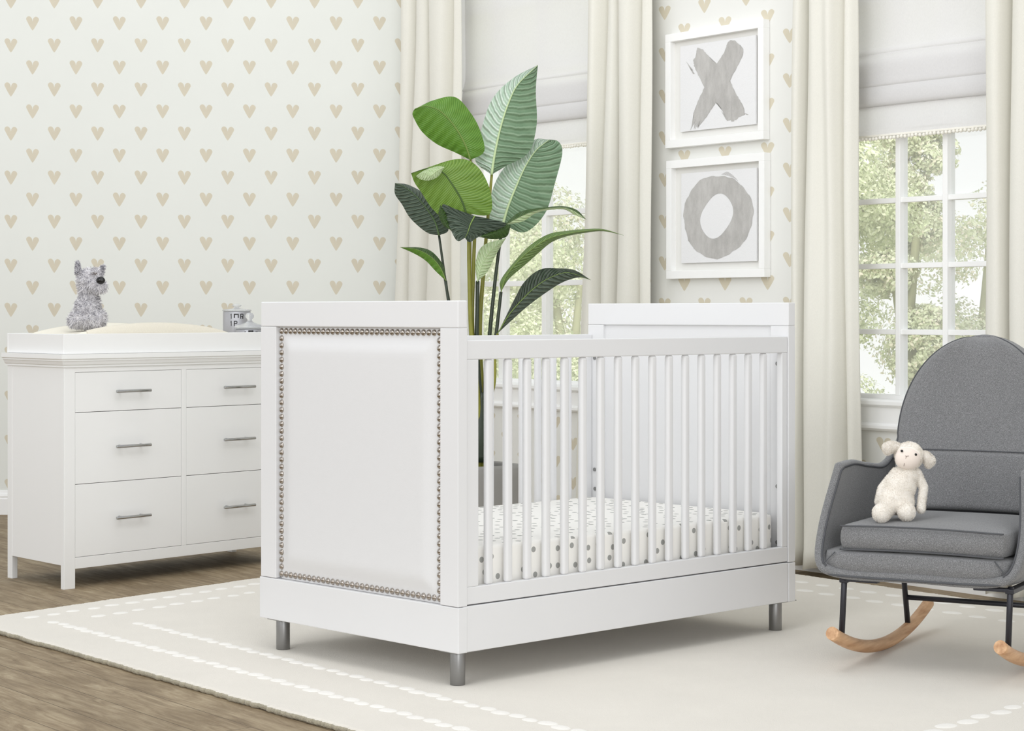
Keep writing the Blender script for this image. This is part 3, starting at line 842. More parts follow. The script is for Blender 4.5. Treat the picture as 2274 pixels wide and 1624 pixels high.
# ------------------------------------------------------------------ dresser
DO = Vector((-1.5688, 6.9382, 0)); DA = 0.8601
DUx = Vector((math.cos(DA), math.sin(DA), 0)); DVx = Vector((-DUx.y, DUx.x, 0))
LD, WD, SH = 1.082, 0.427, 0.1446                           # length, depth, and how far the back stands to the right of the front
def dresser():
    e = thing('dresser', 'white six drawer dresser with chrome bar pulls, standing on the wood floor', 'dresser', DO + Vector((0, 0, FZ)), DA)
    P = M['paint_warm']; dz = -FZ
    b = 0.0015
    zc = 0.764 + dz
    for x0, x1, y0, y1 in ((0, 0.048, 0, 0.024), (LD - 0.048, LD, 0, 0.024), (0, 0.024, WD - 0.036, WD), (LD - 0.024, LD, WD - 0.036, WD)):
        o = MB(); o.box((x0, y0, 0), (x1, y1, zc), b); o.build('post', P, e)
    for x in (0.0012, LD - 0.0172):
        o = MB(); o.box((x, 0.0235, 0.066 + dz), (x + 0.016, WD - 0.0355, zc)); o.build('side_panel', P, e)
    o = MB(); o.box((0.02, WD - 0.012, 0.06 + dz), (LD - 0.02, WD - 0.002, zc)); o.build('back_panel', P, e)
    o = MB(); o.box((0.0475, 0.001, 0.051 + dz), (LD - 0.0475, 0.022, 0.0905 + dz), 0.001); o.build('bottom_rail', P, e)
    o = MB(); o.box((0.0475, 0.001, 0.7435 + dz), (LD - 0.0475, 0.022, zc), 0.001); o.build('top_rail', P, e)
    o = MB(); o.box((0.5295, 0.001, 0.0905 + dz), (0.5525, 0.022, 0.7435 + dz), 0.001); o.build('divider', P, e)
    o = MB(); o.box((0.04, 0.028, 0.07 + dz), (LD - 0.04, 0.034, 0.76 + dz)); o.build('gap_shade_panel', M['dark'], e)  # sheet behind the drawers, tinted to give their gaps a shade tone
    # cornice
    prof = [(0.0, 0.762), (0.006, 0.762), (0.006, 0.768), (0.011, 0.771), (0.014, 0.778), (0.016, 0.782), (0.019, 0.784), (0.019, 0.788), (0.022, 0.790), (0.024, 0.792), (0.024, 0.8075), (0.0, 0.8075)]
    o = MB(); loop = []
    for d, z in prof:
        z += dz
        pts = [(-d, WD + 0.004, z), (-d, -d, z), (LD + d, -d, z), (LD + d, WD + 0.004, z)]
        loop.append([o.bm.verts.new(p) for p in pts])
    for A, Bb in zip(loop, loop[1:]):
        for k in range(4): o.bm.faces.new((A[k], A[(k + 1) % 4], Bb[(k + 1) % 4], Bb[k]))
    o.bm.faces.new(loop[0]); o.bm.faces.new(loop[-1])
    o.build('cornice', P, e)
    rows = ((0.6022, 0.7425), (0.3490, 0.6004), (0.0918, 0.3472))
    for c0, c1 in ((0.0490, 0.5287), (0.5533, LD - 0.0490)):
        for r0, r1 in rows:
            d = MB(); d.box((c0, 0.0015, r0 + dz), (c1, 0.020, r1 + dz), 0.0012); dr = d.build('drawer', P, e)
            cx, cz = (c0 + c1) / 2, (r0 + r1) / 2 + dz
            h = MB(); h.cyl((cx - 0.078, -0.030, cz), (cx + 0.078, -0.030, cz), 0.0055, seg=16, bev=0.001)
            for s in (-0.048, 0.048): h.cyl((cx + s, -0.030, cz), (cx + s, 0.003, cz), 0.0045, seg=12)
            h.build('handle', M['chrome'], dr)
    return e
DRESSER = dresser()
ZTRAY = 0.808
def tray():
    e = thing('changing_tray', 'white open changing tray on top of the dresser', 'changing tray', DO + Vector((0, 0, ZTRAY)), DA)
    P = M['paint_warm']; h = 0.071; w = 0.014
    o = MB(); o.box((-0.003, -0.002, 0), (LD + 0.003, w - .002, h), 0.002); o.build('tray_wall', P, e)
    o = MB(); o.box((-0.003, WD - w, 0), (LD + 0.003, WD, h), 0.002); o.build('tray_wall', P, e)
    for x in (-0.002, LD + 0.002 - w):
        o = MB(); o.box((x, w - .002, 0), (x + w, WD - w, h - .0006), 0.002); o.build('tray_wall', P, e)
    o = MB(); o.box((0.01, 0.01, 0), (LD - .01, WD - .012, 0.006)); o.build('tray_floor', P, e)
    return e
TRAY = tray()
def lean(e, m_=None):
    for c in e.children:
        c.data.transform(Matrix(((1, SH, 0, 0), (0, .99, 0, 0), (0, 0, 1, 0), (0, 0, 0, 1))))
        lean(c)
def pad():
    x0, x1, y0, y1 = 0.045, 0.82, 0.018, WD - 0.020
    e = thing('changing_pad', 'cream contoured changing pad lying in the tray on the dresser', 'changing pad', DO + DUx * ((x0 + x1) / 2 + SH * (y0 + y1) / 2) + DVx * ((y0 + y1) / 2) + Vector((0, 0, ZTRAY + 0.007)), DA)
    hx, hy = (x1 - x0) / 2, (y1 - y0) / 2
    def top(u, v):
        x = -hx + 2 * hx * u; y = -hy + 2 * hy * v
        lon = math.sin(PI * min(1, max(0, u))) ** 0.55
        rid = 0.030 * abs(2 * v - 1) ** 2
        ed = min(1, min(v, 1 - v) / 0.06) ** 0.5 * min(1, min(u, 1 - u) / 0.04) ** 0.5
        return Vector((x, y, (0.040 + 0.036 * lon + rid * lon) * ed + 0.002))
    o = MB(); o.grid(top, 60, 34); o.grid(lambda u, v: Vector((-hx + 2 * hx * u, -hy + 2 * hy * v, 0.001)), 20, 8)
    o.build('cushion', M['pad_cover'], e)
    def side(u, v):
        p = top(0.10 + u * 0.90, 0.0 + v * 0.30); return p + Vector((0, -0.002, 0.0025))
    o = MB(); o.grid(side, 60, 18); o.build('side_cover', M['pad_tan'], e, 'tan side of the cover')
    lean(e)
pad(); lean(TRAY); lean(DRESSER)

# ------------------------------------------------------------------ jars on the tray
def silver():
    m = NT('hammered_silver'); m.set(color=lin((178, 178, 182)), rough=0.45, metal=0.6)
    m.bump(m.noise(m.mapping(m.coord(), (1, 1, 0.5)), 90, 3), 0.35, 0.003); return m.m
M['silver'] = silver()
gm = NT('clear_glass_lid'); gm.set(color=(0.96, 0.97, 0.98, 1), rough=0.06, trans=0.75, ior=1.3); M['lid'] = gm.m
def jar(label, u, v, r, zt, knob, seed, rows, kz=1.0):
    p = DO + DUx * u + DVx * v; p.z = ZTRAY + 0.0065
    ang = math.atan2(-p.x, -p.y)
    e = thing('jar', label, 'jar', p, -ang + PI, 'silver jars')
    h = zt - p.z
    o = MB(); o.lathe([(0.0, 0.0), (r * .96, 0.0), (r, 0.004), (r, h - 0.004), (r * .97, h), (r * .9, h), (r * .9, 0.01), (0, 0.01)], seg=40); o.build('body', M['silver'], e)
    lidp = [(0.0, 0.001), (r * 1.05, 0.001), (r * 1.07, 0.005), (r * 1.03, 0.013), (r * .75, 0.018), (r * .35, 0.024), (r * .18, 0.030), (r * .16, 0.036), (r * knob, 0.045), (r * knob * 1.05, 0.053), (r * knob * .7, 0.061), (0, 0.063)]
    o = MB(); o.lathe([(a, h + b * kz) for a, b in lidp], seg=40)
    o.build('lid', M['lid'], e)
    # worn black lettering on the front (towards -y of the jar)
    o = MB()
    def bar(a0, a1, z0, z1):
        def fn(s, t_):
            a = -PI / 2 + a0 + (a1 - a0) * s; return Vector(((r + .0006) * math.cos(a), (r + .0006) * math.sin(a), h + z0 + (z1 - z0) * t_))
        o.grid(fn, 4, 1)
    for b in rows: bar(*b)
    o.build('lettering', M['black'], e)
def glyph(ch, a, z, w, hh):
    g = {'1': [(.45, .62, 0, 1), (.3, .45, .72, .85)], '0': [(.1, .28, .1, .9), (.72, .9, .1, .9), (.2, .8, .86, 1), (.2, .8, 0, .14)],
         'R': [(.1, .3, 0, 1), (.3, .8, .86, 1), (.3, .8, .42, .56), (.72, .9, .5, .92), (.62, .84, 0, .42)],
         'M': [(0, .22, 0, 1), (.78, 1, 0, 1), (.2, .8, .7, 1)], 'P': [(.1, .3, 0, 1), (.3, .8, .86, 1), (.3, .8, .42, .56), (.72, .9, .5, .92)],
         'H': [(.05, .27, 0, 1), (.73, .95, 0, 1), (.2, .8, .42, .6), (.05, .95, .9, 1.25)], 'I': [(.3, .7, .0, .3), (.2, .8, .6, 1)]}[ch]
    return [(a + w * x0, a + w * x1, z + hh * y0, z + hh * y1) for x0, x1, y0, y1 in g]
rowsA = glyph('1', -.55, -.030, .26, .020) + glyph('M', -.22, -.026, .36, .016) + glyph('R', .22, -.030, .30, .020) + glyph('1', -.55, -.058, .26, .020) + glyph('P', -.25, -.058, .32, .020)
rowsB = glyph('1', -.45, -.026, .24, .018) + glyph('H', -.12, -.030, .40, .020) + glyph('I', .36, -.028, .28, .018)
jar('tall silver jar with glass lid, standing behind the shorter jar', 0.975, 0.200, 0.0540, 0.960, 0.33, 1, rowsA, 0.45)
jar('short silver jar with round glass knob, standing in front of the taller jar', 0.930, 0.074, 0.0545, 0.891, 0.30, 2, rowsB)

# ------------------------------------------------------------------ plush toys
def capsule(o, p, q, r1, r2, n=7):
    p = Vector(p); q = Vector(q)
    for i in range(n): o.ball(p.lerp(q, i / (n - 1)), r1 + (r2 - r1) * i / (n - 1), 14, 10)

def plush(o, name, mat, parent, voxel, smooth=6):
    b = o.build(name, mat, parent)
    mods(b, ('REMESH', dict(mode='VOXEL', voxel_size=voxel, use_smooth_shade=True)), ('SMOOTH', dict(factor=0.5, iterations=smooth)))
    return bake(b)

def fur(body, n, length, width, droop, mats, parent, seed, name='fur', keep=None):
    rng = random.Random(seed); me = body.data
    polys = list(me.polygons); areas = [p.area for p in polys]
    o = MB(); bm = o.bm
    for p in rng.choices(polys, areas, k=n):
        vs = [me.vertices[i].co for i in p.vertices]
        w = [rng.random() + .05 for _ in vs]; s = sum(w); c = Vector((0, 0, 0))
        for v_, k in zip(vs, w): c += v_ * (k / s)
        if keep and not keep(c): continue
        nr = p.normal
        sw = Vector((noise.noise(c * 55), noise.noise(c * 55 + Vector((9, 0, 0))), noise.noise(c * 55 + Vector((0, 9, 0)))))
        d = (nr * 0.75 + sw * 1.1 + Vector((rng.uniform(-.5, .5), rng.uniform(-.5, .5), rng.uniform(-.5, .5) - droop))).normalized()
        if d.dot(nr) < 0.1: d = (d + nr * .6).normalized()
        L = length * rng.uniform(.55, 1.25); side = d.cross(nr)
        if side.length < 1e-4: side = d.orthogonal()
        side.normalize(); ww = width * rng.uniform(.7, 1.3)
        m1 = c + d * L * .55 + nr * L * .06; tip = c + d * L + Vector((0, 0, -droop * L * .35))
        a, b_, m_a, m_b, t_ = [bm.verts.new(x) for x in (c - side * ww, c + side * ww, m1 - side * ww * .8, m1 + side * ww * .8, tip)]
        mi = rng.choices(range(len(mats)), [3] + [2] * (len(mats) - 1))[0]
        for q in ((a, b_, m_b, m_a), (m_a, m_b, t_)):
            f = bm.faces.new(q); f.material_index = mi; f.smooth = True
    f = o.build(name, mats, parent, normals=False); f['kind'] = 'stuff'
    return f

def soft(name, rgb): return plain(name, rgb, 0.95, spec=0.05)
DOGM = [soft('pale_grey_plush', (246, 244, 246)), soft('mid_grey_plush', (212, 210, 214)), soft('dark_grey_plush', (138, 137, 146)), soft('light_plush', (244, 242, 243))]
def dog():
    Z = 7.262; s = Z / F
    base = sight(193, 723, Z)
    e = thing('stuffed_dog', 'shaggy grey stuffed dog with a black nose sitting on the changing pad', 'stuffed toy', base, 0)
    def p(zx, zy, d=0): return sight(130 + zx / 8.12, 560 + zy / 8.12, Z + d * s) - base
    k = s / 8.12
    o = MB()
    o.ball(p(520, 1180), (300 * k, 250 * k, 190 * k)); o.ball(p(300, 1240, -4), (120 * k, 150 * k, 120 * k)); o.ball(p(730, 1200, -8), (120 * k, 150 * k, 150 * k))
    o.ball(p(530, 1000), (230 * k, 210 * k, 210 * k)); o.ball(p(550, 850), (170 * k, 165 * k, 170 * k))
    o.ball(p(540, 520), (195 * k, 200 * k, 215 * k)); o.ball(p(520, 660), (150 * k, 160 * k, 150 * k)); o.ball(p(680, 600, -14), (175 * k, 150 * k, 120 * k)); o.ball(p(640, 400, -6), (150 * k, 130 * k, 110 * k))
    o.ball(p(760, 640, -16), (110 * k, 110 * k, 90 * k))
    body = plush(o, 'body', DOGM[1], e, 0.0035, 4)
    fur(body, 16000, 0.0125, 0.0006, 0.30, DOGM, e, 4)
    for zx, zy, tx, ty, d in ((340, 330, 335, 190, 0), (740, 320, 800, 265, 2)):
        q = MB(); a, b = p(zx + 20, zy + 30, d), p(tx, ty, d)
        capsule(q, a, b, 55 * k, 32 * k, 5); ear = plush(q, 'ear', DOGM[2], e, 0.003, 2)
        fr = fur(ear, 1500, 0.008, 0.0005, 0.2, DOGM[1:], ear, 9)
    n = MB(); n.ball(p(760, 510, -34), (80 * k, 50 * k, 66 * k), 24, 16); n.build('nose', M['black'], e, 'large glossy black nose')
    n = MB(); n.ball(p(635, 392, -19), (66 * k, 26 * k, 40 * k), 18, 12); n.build('eyelid', soft('brown_grey_patch', (128, 120, 116)), e)
dog()

LAMB = [soft('cream_plush', (247, 242, 234)), soft('warm_white_plush', (250, 246, 240)), soft('deeper_cream_plush', (240, 232, 221))]  # cream tones mixed at random over the fur strands
M['lamb_face'] = plain('short_pile_face', (243, 231, 221), 0.9, spec=0.05, bump=0.2, bs=300)
M['thread'] = plain('brown_thread', (120, 96, 84), 0.8)
CHO = Vector((1.252, 5.489, 0)); CHR = math.radians(-29)
def lamb():
    Z = 5.36; s = Z / F
    base = sight(1990, 1160, Z)
    e = thing('stuffed_lamb', 'cream plush lamb sitting on the grey rocking chair seat', 'stuffed toy', base, 0)
    k = s / 6.768
    def p(zx, zy, d=0): return sight(1900 + zx / 6.768, 950 + zy / 6.768, Z + d * k) - base
    o = MB()
    R = Matrix.Rotation(math.radians(14), 3, 'Y')
    o.ball(p(600, 1080, 20), (292 * k, 230 * k, 225 * k), M=R); o.ball(p(668, 890, 20), (240 * k, 200 * k, 255 * k), M=R); o.ball(p(770, 715, 20), (175 * k, 160 * k, 160 * k), M=R)
    o.ball(p(800, 425, 0), (218 * k, 200 * k, 212 * k)); o.ball(p(790, 500, -50), (185 * k, 165 * k, 140 * k))
    capsule(o, p(610, 680, 60), p(420, 930, 70), 85 * k, 92 * k); capsule(o, p(420, 930, 70), p(370, 1120, 50), 92 * k, 85 * k)
    capsule(o, p(930, 680, 20), p(1022, 900, 0), 66 * k, 66 * k); capsule(o, p(1022, 900, 0), p(985, 1225, -50), 66 * k, 70 * k)
    capsule(o, p(520, 1170, -60), p(390, 1285, -250), 125 * k, 142 * k); capsule(o, p(740, 1180, -60), p(765, 1270, -230), 118 * k, 136 * k)
    body = plush(o, 'body', LAMB[0], e, 0.0035, 5)
    fc = p(790, 440, -190)
    fur(body, 42000, 0.0030, 0.00036, 0.15, LAMB, e, 12, keep=lambda c: not (c.y < -60 * k and ((c.x - fc.x) / (180 * k)) ** 2 + ((c.z - fc.z) / (150 * k)) ** 2 < 1))
    # face
    f = MB(); f.ball(p(785, 462, -108), (192 * k, 128 * k, 172 * k), 32, 24); fo = f.build('face', M['lamb_face'], e, 'smooth pale pink face')
    for pts in ([(745, 425), (765, 432), (800, 425)], [(765, 432), (735, 520), (725, 580)]):
        t_ = MB(); t_.tube([p(x, y, -236 if y < 500 else -214) for x, y in pts], 3.2 * k, 6); t_.build('stitching', M['thread'], fo)
    for x, y, d in ((695, 350, -196), (905, 405, -206)):
        q = MB(); q.ball(p(x, y, d), 20 * k, 14, 10); q.build('eye', M['black'], e)
    for pts, r in (([(640, 300, 20), (560, 290, 10), (490, 300, 0), (480, 350, 0)], (70, 85, 85, 60)), ([(980, 410, 20), (1060, 440, 10), (1110, 500, 0), (1095, 550, 0)], (60, 80, 85, 60))):
        q = MB()
        for (a, r0), (b, r1) in zip(list(zip(pts, r)), list(zip(pts, r))[1:]): capsule(q, p(*a), p(*b), r0 * k, r1 * k, 5)
        ear = plush(q, 'ear', LAMB[1], e, 0.0035, 3); fur(ear, 5000, 0.0042, 0.0004, 0.2, LAMB, ear, 15)
lamb()

# ------------------------------------------------------------------ rocking chair
def chair():
    e = thing('rocking_chair', 'grey tweed upholstered rocking chair with black steel legs and wooden rockers', 'rocking chair', CHO, CHR)
    T = M['tweed']
    # shell: bottom / middle / top points of the left half from the arm's front to the middle of the back
    # station points from the arm's front to the middle of the back: foot, corner, side, top
    raw = [((-.215, -.346, .241), (-.297, -.341, .266), (-.319, -.288, .36), (-.298, -.205, .533)), ((-.225, -.18, .243), (-.303, -.17, .275), (-.322, -.12, .39), (-.315, -.06, .530)),
          ((-.22, .0, .243), (-.298, .01, .275), (-.318, .04, .385), (-.316, .08, .512)), ((-.20, .15, .243), (-.278, .155, .28), (-.300, .168, .39), (-.301, .19, .508)),
          ((-.17, .215, .243), (-.238, .228, .29), (-.258, .245, .42), (-.269, .262, .570)), ((-.15, .245, .243), (-.198, .26, .30), (-.222, .277, .46), (-.238, .298, .670)),
          ((-.11, .26, .243), (-.155, .275, .32), (-.177, .298, .52), (-.191, .322, .774)), ((-.08, .268, .243), (-.107, .283, .33), (-.121, .31, .55), (-.125, .338, .837)),
          ((-.04, .272, .243), (-.053, .287, .34), (-.059, .314, .57), (-.059, .346, .866)), ((0, .273, .243), (0, .288, .34), (0, .316, .58), (0, .350, .877))]
    raw = raw[:3] + [tuple((x * w_, y, z) for x, y, z in q) for q, w_ in zip(raw[3:], (1.0, 1.02, 1.035, 1.05, 1.05, 1.05, 1.0))]
    st = [((0.0, q[0][1] * (1 if q[0][1] < 0 else .6), .242),) + q for q in raw]
    full = st + [tuple((-x, y, z) for x, y, z in q) for q in st[-2::-1]]
    n = 96
    # control points are unevenly spaced, so resample all three with the same station parameter
    def st_at(i, u):
        k = u * (len(full) - 1); j = min(int(k), len(full) - 2); f = k - j
        P = [Vector(full[max(0, min(len(full) - 1, j + d))][i]) for d in (-1, 0, 1, 2)]
        if j == 0: P[0] = P[1] * 2 - P[2]
        if j == len(full) - 2: P[3] = P[2] * 2 - P[1]
        m1 = (P[2] - P[0]) * .5; m2 = (P[3] - P[1]) * .5
        return P[1] * (2*f**3 - 3*f**2 + 1) + m1 * (f**3 - 2*f**2 + f) + P[2] * (-2*f**3 + 3*f**2) + m2 * (f**3 - f**2)
    def surf(u, v):
        q = [st_at(i, u) for i in range(5)]
        K = [0, .22, .36, .58, 1.0]; j = [k_ for k_ in range(4) if v >= K[k_]][-1] if v < 1 else 3
        f = (v - K[j]) / (K[j + 1] - K[j]); h = K[j + 1] - K[j]
        def tan(i):
            if i == 0: return (q[1] - q[0]) / (K[1] - K[0])
            if i == 4: return (q[4] - q[3]) / (K[4] - K[3])
            return (q[i + 1] - q[i - 1]) / (K[i + 1] - K[i - 1])
        m1, m2 = tan(j) * h, tan(j + 1) * h
        return q[j] * (2*f**3 - 3*f**2 + 1) + m1 * (f**3 - 2*f**2 + f) + q[j + 1] * (-2*f**3 + 3*f**2) + m2 * (f**3 - f**2)
    TH = 0.026
    def nrm(u, v):
        h = 0.004
        a = surf(min(1, u + h), v) - surf(max(0, u - h), v); b = surf(u, min(1, v + h)) - surf(u, max(0, v - h))
        d = a.cross(b).normalized(); p = surf(u, v)
        if d.dot(Vector((0, -.05, .55)) - p) < 0: d = -d
        return d
    ST = 10                                     # wrap: outer face, rounded rim, inner face
    def shell(u, w):
        # w: 0..0.45 outside bottom->top, 0.45..0.55 rim, 0.55..1 inside top->bottom
        if w <= .45: return surf(u, w / .45)
        if w >= .55: v = (1 - w) / .45; return surf(u, v) + nrm(u, v) * TH
        a = (w - .45) / .10 * PI; t_ = surf(u, 1.0); d = nrm(u, 1.0); up = (surf(u, 1.0) - surf(u, .97)).normalized()
        return t_ + d * (TH / 2) * (1 - math.cos(a)) + up * (TH * .42) * math.sin(a)
    o = MB(); vs = o.grid(shell, n, 60)
    # close the two front edges with a rounded nose
    for end, du in ((0, -1), (n, 1)):
        col = vs[end]; m = len(col)
        half = m // 2
        prev = None
        fwd = Vector((0, -1, -.1)).normalized()
        rows = []
        for j in range(half + 1):
            a, b = col[j].co, col[m - 1 - j].co
            rows.append([col[j]] + [o.bm.verts.new(a.lerp(b, (1 - math.cos(q * PI / 6)) / 2) + fwd * ((a - b).length * .42) * math.sin(q * PI / 6)) for q in range(1, 6)] + [col[m - 1 - j]])
        for r0, r1 in zip(rows, rows[1:]):
            for q in range(6):
                try: f = o.bm.faces.new((r0[q], r0[q + 1], r1[q + 1], r1[q])); f.smooth = True
                except ValueError: pass
    o.build('shell', T, e)
    # piping along the inner rim
    dn = [shell(0, .56 + .300 * (1 - i / 20)) + Vector((0, -.005, 0)) for i in range(21)]
    foot = spline([(0, -.3585, .2495), (-.12, -.3585, .2495), (-.215, -.357, .2505), (-.262, -.352, .255), tuple(dn[0])], 30)
    half_l = foot[:-1] + dn
    line = half_l + [shell(i / 120, .552) for i in range(1, 120)] + [Vector((-p.x, p.y, p.z)) for p in half_l[::-1][:-1]]
    o = MB(); o.tube(line, 0.0030, 8, closed=True); o.build('piping', M['piping'], e)
    # seat base: front panel and underside, rounded corners
    def rounded(x, y, r, k=8):
        out = []
        for cx, cy, a in ((x - r, -r, 0), (0, 0, 0)): pass
        return out
    o = MB()
    def basef(u, v):                              # closed outline in plan, v bottom->top
        hx = .298; y0, y1 = -.357, .262; r = .05
        per = [(-hx + r, y0), (hx - r, y0)]
        a = u * 2 * PI
        ex = 8.0
        c, s_ = math.cos(a), math.sin(a)
        x = math.copysign(abs(c) ** (2 / ex), c) * hx; y = math.copysign(abs(s_) ** (2 / ex), s_) * (y1 - y0) / 2 + (y0 + y1) / 2
        t_ = max(0, (y - .05) / .21); x *= 1 - .32 * t_
        z0, z1 = .243, .314
        e_ = [(0.88, 0), (0.935, .03), (.972, .15), (1.0, .5), (.985, .93), (.90, 1.0)]
        k = v * (len(e_) - 1); j = min(int(k), len(e_) - 2); f = k - j
        sc = e_[j][0] + (e_[j + 1][0] - e_[j][0]) * f; zz = e_[j][1] + (e_[j + 1][1] - e_[j][1]) * f
        crown = 0.004 * math.cos(x * 5)
        return Vector((x * sc, (y - .0) * sc, z0 + (z1 - z0) * zz + crown))
    vs = o.grid(basef, 96, 15, closed_u=True)
    o.bm.faces.new([r[0] for r in vs]); o.bm.faces.new([r[-1] for r in vs])
    o.build('seat_base', T, e)
    for s in (-1, 1):
        o = MB(); o.tube([(s * .285, -.345, .268), (s * .268, -.353, .285), (s * .240, -.346, .312)], .0016, 6); o.build('corner_seam', M['piping'], e)
    # cushions
    def cushion(x0, x1, y0, y1, z0, z1, crown, ex, name, rows=28):
        o = MB(); hx, hy, hz = (x1 - x0) / 2, (y1 - y0) / 2, (z1 - z0) / 2; c = Vector(((x0 + x1) / 2, (y0 + y1) / 2, (z0 + z1) / 2))
        t_ = bmesh.new(); bmesh.ops.create_cube(t_, size=2); bmesh.ops.subdivide_edges(t_, edges=t_.edges, cuts=15, use_grid_fill=True)
        for v in t_.verts:
            x, y, z = v.co
            rr = .085
            # rounded vertical corners
            v.co = Vector((x, y, z))
            k = (1 - x ** 4) * (1 - y ** 4)
            bul = 1 - .02 * (z * z)
            nx, ny = x * hx * bul, y * hy * bul
            if abs(x) > .8 and abs(y) > .8:
                q = ((abs(x) - .8) / .2) * ((abs(y) - .8) / .2); nx *= 1 - .03 * q; ny *= 1 - .03 * q
            nz = z * hz * (1 - .10 * (max(abs(x), abs(y)) ** 8)) + (crown * k if z > 0 else -0.002 * k) * abs(z)
            if abs(y) > .999 : ny += math.copysign(.008 * (1 - z * z) * (1 - x ** 4), y)
            if abs(x) > .999 : nx += math.copysign(.008 * (1 - z * z) * (1 - y ** 4), x)
            v.co = c + Vector((nx, ny, nz))
        for f in t_.faces: f.smooth = True
        o._merge(t_, None, 0, True); b = o.build(name, T, e)
        mods(b, ('BEVEL', dict(width=.006, segments=2, limit_method='ANGLE', angle_limit=.9)))
        return b
    sc_ = cushion(-.236, .270, -.340, .165, .316, .384, .010, 8, 'seat_cushion')
    for zz, yy in ((.3815, -.3405), (.3185, -.3395)):
        o = MB(); o.tube([(.017 + x, yy + .010 * abs(x / .248) ** 16 - .0035, zz + .005 * (1 - (x / .248) ** 2)) for x in [-.246 + .492 * i / 60 for i in range(61)]], 0.0024, 8); o.build('piping', M['piping'], sc_)
    # back: arch shaped upper cushion above a lumbar cushion
    def halfw(z):
        zs = .60
        if z <= zs: return .262 - .012 * ((zs - z) / .25) ** 2
        q = min(1, (z - zs) / .287); return .264 * math.sqrt(max(0, 1 - q ** 2.15))
    def yback(z): return .150 + (z - .36) * .30
    def back(z0, z1, thick, name, ex):
        o = MB()
        def fr(u, v):
            z = z0 + (z1 - z0) * v; w = .965 * halfw(min(z, .8855)); x = (2 * u - 1) * w
            a = abs(2 * u - 1)
            ed = max(0, 1 - a ** 9) ** .5 * max(0, 1 - abs(2 * v - 1) ** (40 if (v > .5) == (z1 < .6) else 14)) ** .5
            dish = -.030 * (a ** 2)            # the back wraps forward at the sides
            if w < .05: ed *= w / .05
            return Vector((x, yback(z) + .055 + dish - thick * ed, z))
        def bk(u, v):
            p = fr(u, v); z = z0 + (z1 - z0) * v; return Vector((p.x, yback(z) + .060 - .030 * abs(2 * u - 1) ** 2, p.z))
        o.grid(fr, 48, 40); o.grid(bk, 48, 40)
        b = o.build(name, T, e)
        mods(b, ('WELD', dict(merge_threshold=.0008)))
        return b, fr
    up, fu = back(.530, .8865, .086, 'back_cushion', 10)
    lo, fl_ = back(.386, .5575, .096, 'lumbar_cushion', 6)
    o = MB(); o.tube([fu(.03 + .94 * i / 50, .0775) + Vector((0, -.0012, .0014)) for i in range(51)], .0016, 8); o.build('seam', M['piping'], up)
    o = MB(); o.tube([fl_(.03 + .94 * i / 50, .012) + Vector((0, -.006, 0)) for i in range(51)], .003, 8); o.build('piping', M['piping'], lo)
    rim = [fu(0.02, i / 40) for i in range(0, 40)] + [fu(.5, 1)] + [fu(.98, 1 - i / 40) for i in range(1, 41)]
    o = MB(); o.tube([p + Vector((0, -.002, 0)) for p in rim], .0026, 8); o.build('piping', M['piping'], up)
    # steel frame
    K = M['black_metal']
    for s in (-1, 1):
        x = s * .236
        o = MB(); o.tube([(x, -.328, .246), (x, -.337, .225), (x, -.358, .080)], .0085, 12); o.build('leg', K, e)
        o = MB(); o.tube([(x, .165, .246), (x, .172, .20), (x, .212, .046)], .0085, 12); o.build('leg', K, e)
        o = MB(); o.box((x - .012, -.345, .230), (x + .012, .18, .242), .002); o.build('side_bar', K, e)
        o = MB(); o.box((min(x, x - s * .10), -.345, .234), (max(x, x - s * .10), -.318, .243), .002); o.build('mounting_plate', K, e)
        R = 1.2; yc = .03
        pts = []
        for i in range(41):
            y = -.432 + .845 * i / 40
            pts.append((x, y, .0185 + (y - yc) ** 2 / (2 * R)))
        o = MB(); o.tube(pts, .0178, 22); o.build('rocker', M['wood'], e)
    o = MB(); o.tube([(-.236, .192, .125), (.236, .192, .125)], .0075, 12); o.build('crossbar', K, e)
    for c in e.children:
        if c.name.split('.')[0] in ('leg', 'side_bar', 'mounting_plate', 'rocker', 'crossbar'): c.location.x = -.005; c.scale.x = .945
        else: c.location.x = -.035; c.scale.x = .897
    return e
chair()

# ------------------------------------------------------------------ bird of paradise plant in a grey planter
G = dict(bright=leaf_mat('bright_leaf', (70, 118, 30), (98, 144, 46), (140, 176, 78), .38, .22, 290.0), olive=leaf_mat('olive_leaf', (84, 122, 34), (114, 148, 54), (158, 186, 94), .38, .22, 270.0),
         grey=leaf_mat('leaf_sheen_half', (164, 194, 166), (204, 222, 204), (236, 242, 236), .26, 1.0, 118.0), grey2=leaf_mat('blue_green_leaf', (98, 130, 98), (136, 164, 132), (160, 184, 156), .36, .9, 118.0),  # grey: lighter half of the big leaves, glossy sheen put into its colour
         dark=leaf_mat('dark_leaf', (56, 70, 58), (88, 104, 88), (120, 134, 116), .38, .8, 120.0), deep=leaf_mat('deep_green_leaf', (38, 66, 26), (64, 96, 38), (110, 140, 70), .36, .5),
         pale=leaf_mat('pale_leaf', (176, 206, 146), (212, 228, 184), (236, 244, 216), .35, .6, 90.0), blackg=leaf_mat('very_dark_leaf', (22, 30, 22), (48, 64, 44), (90, 110, 84), .34, .5),
         mid=leaf_mat('mid_green_leaf', (84, 114, 52), (120, 146, 84), (150, 170, 110), .4, .5))
M['stem'] = plain('green_stem', (128, 128, 48), 0.4, var=0.25, vs=12); M['stem_dark'] = plain('dark_stem', (44, 54, 40), 0.35, var=0.2, vs=10)
M['rib'] = plain('leaf_midrib', (120, 146, 70), 0.45); M['rib_dark'] = plain('dark_midrib', (70, 96, 48), 0.45); M['rib_pale'] = plain('pale_midrib', (190, 210, 160), 0.45)
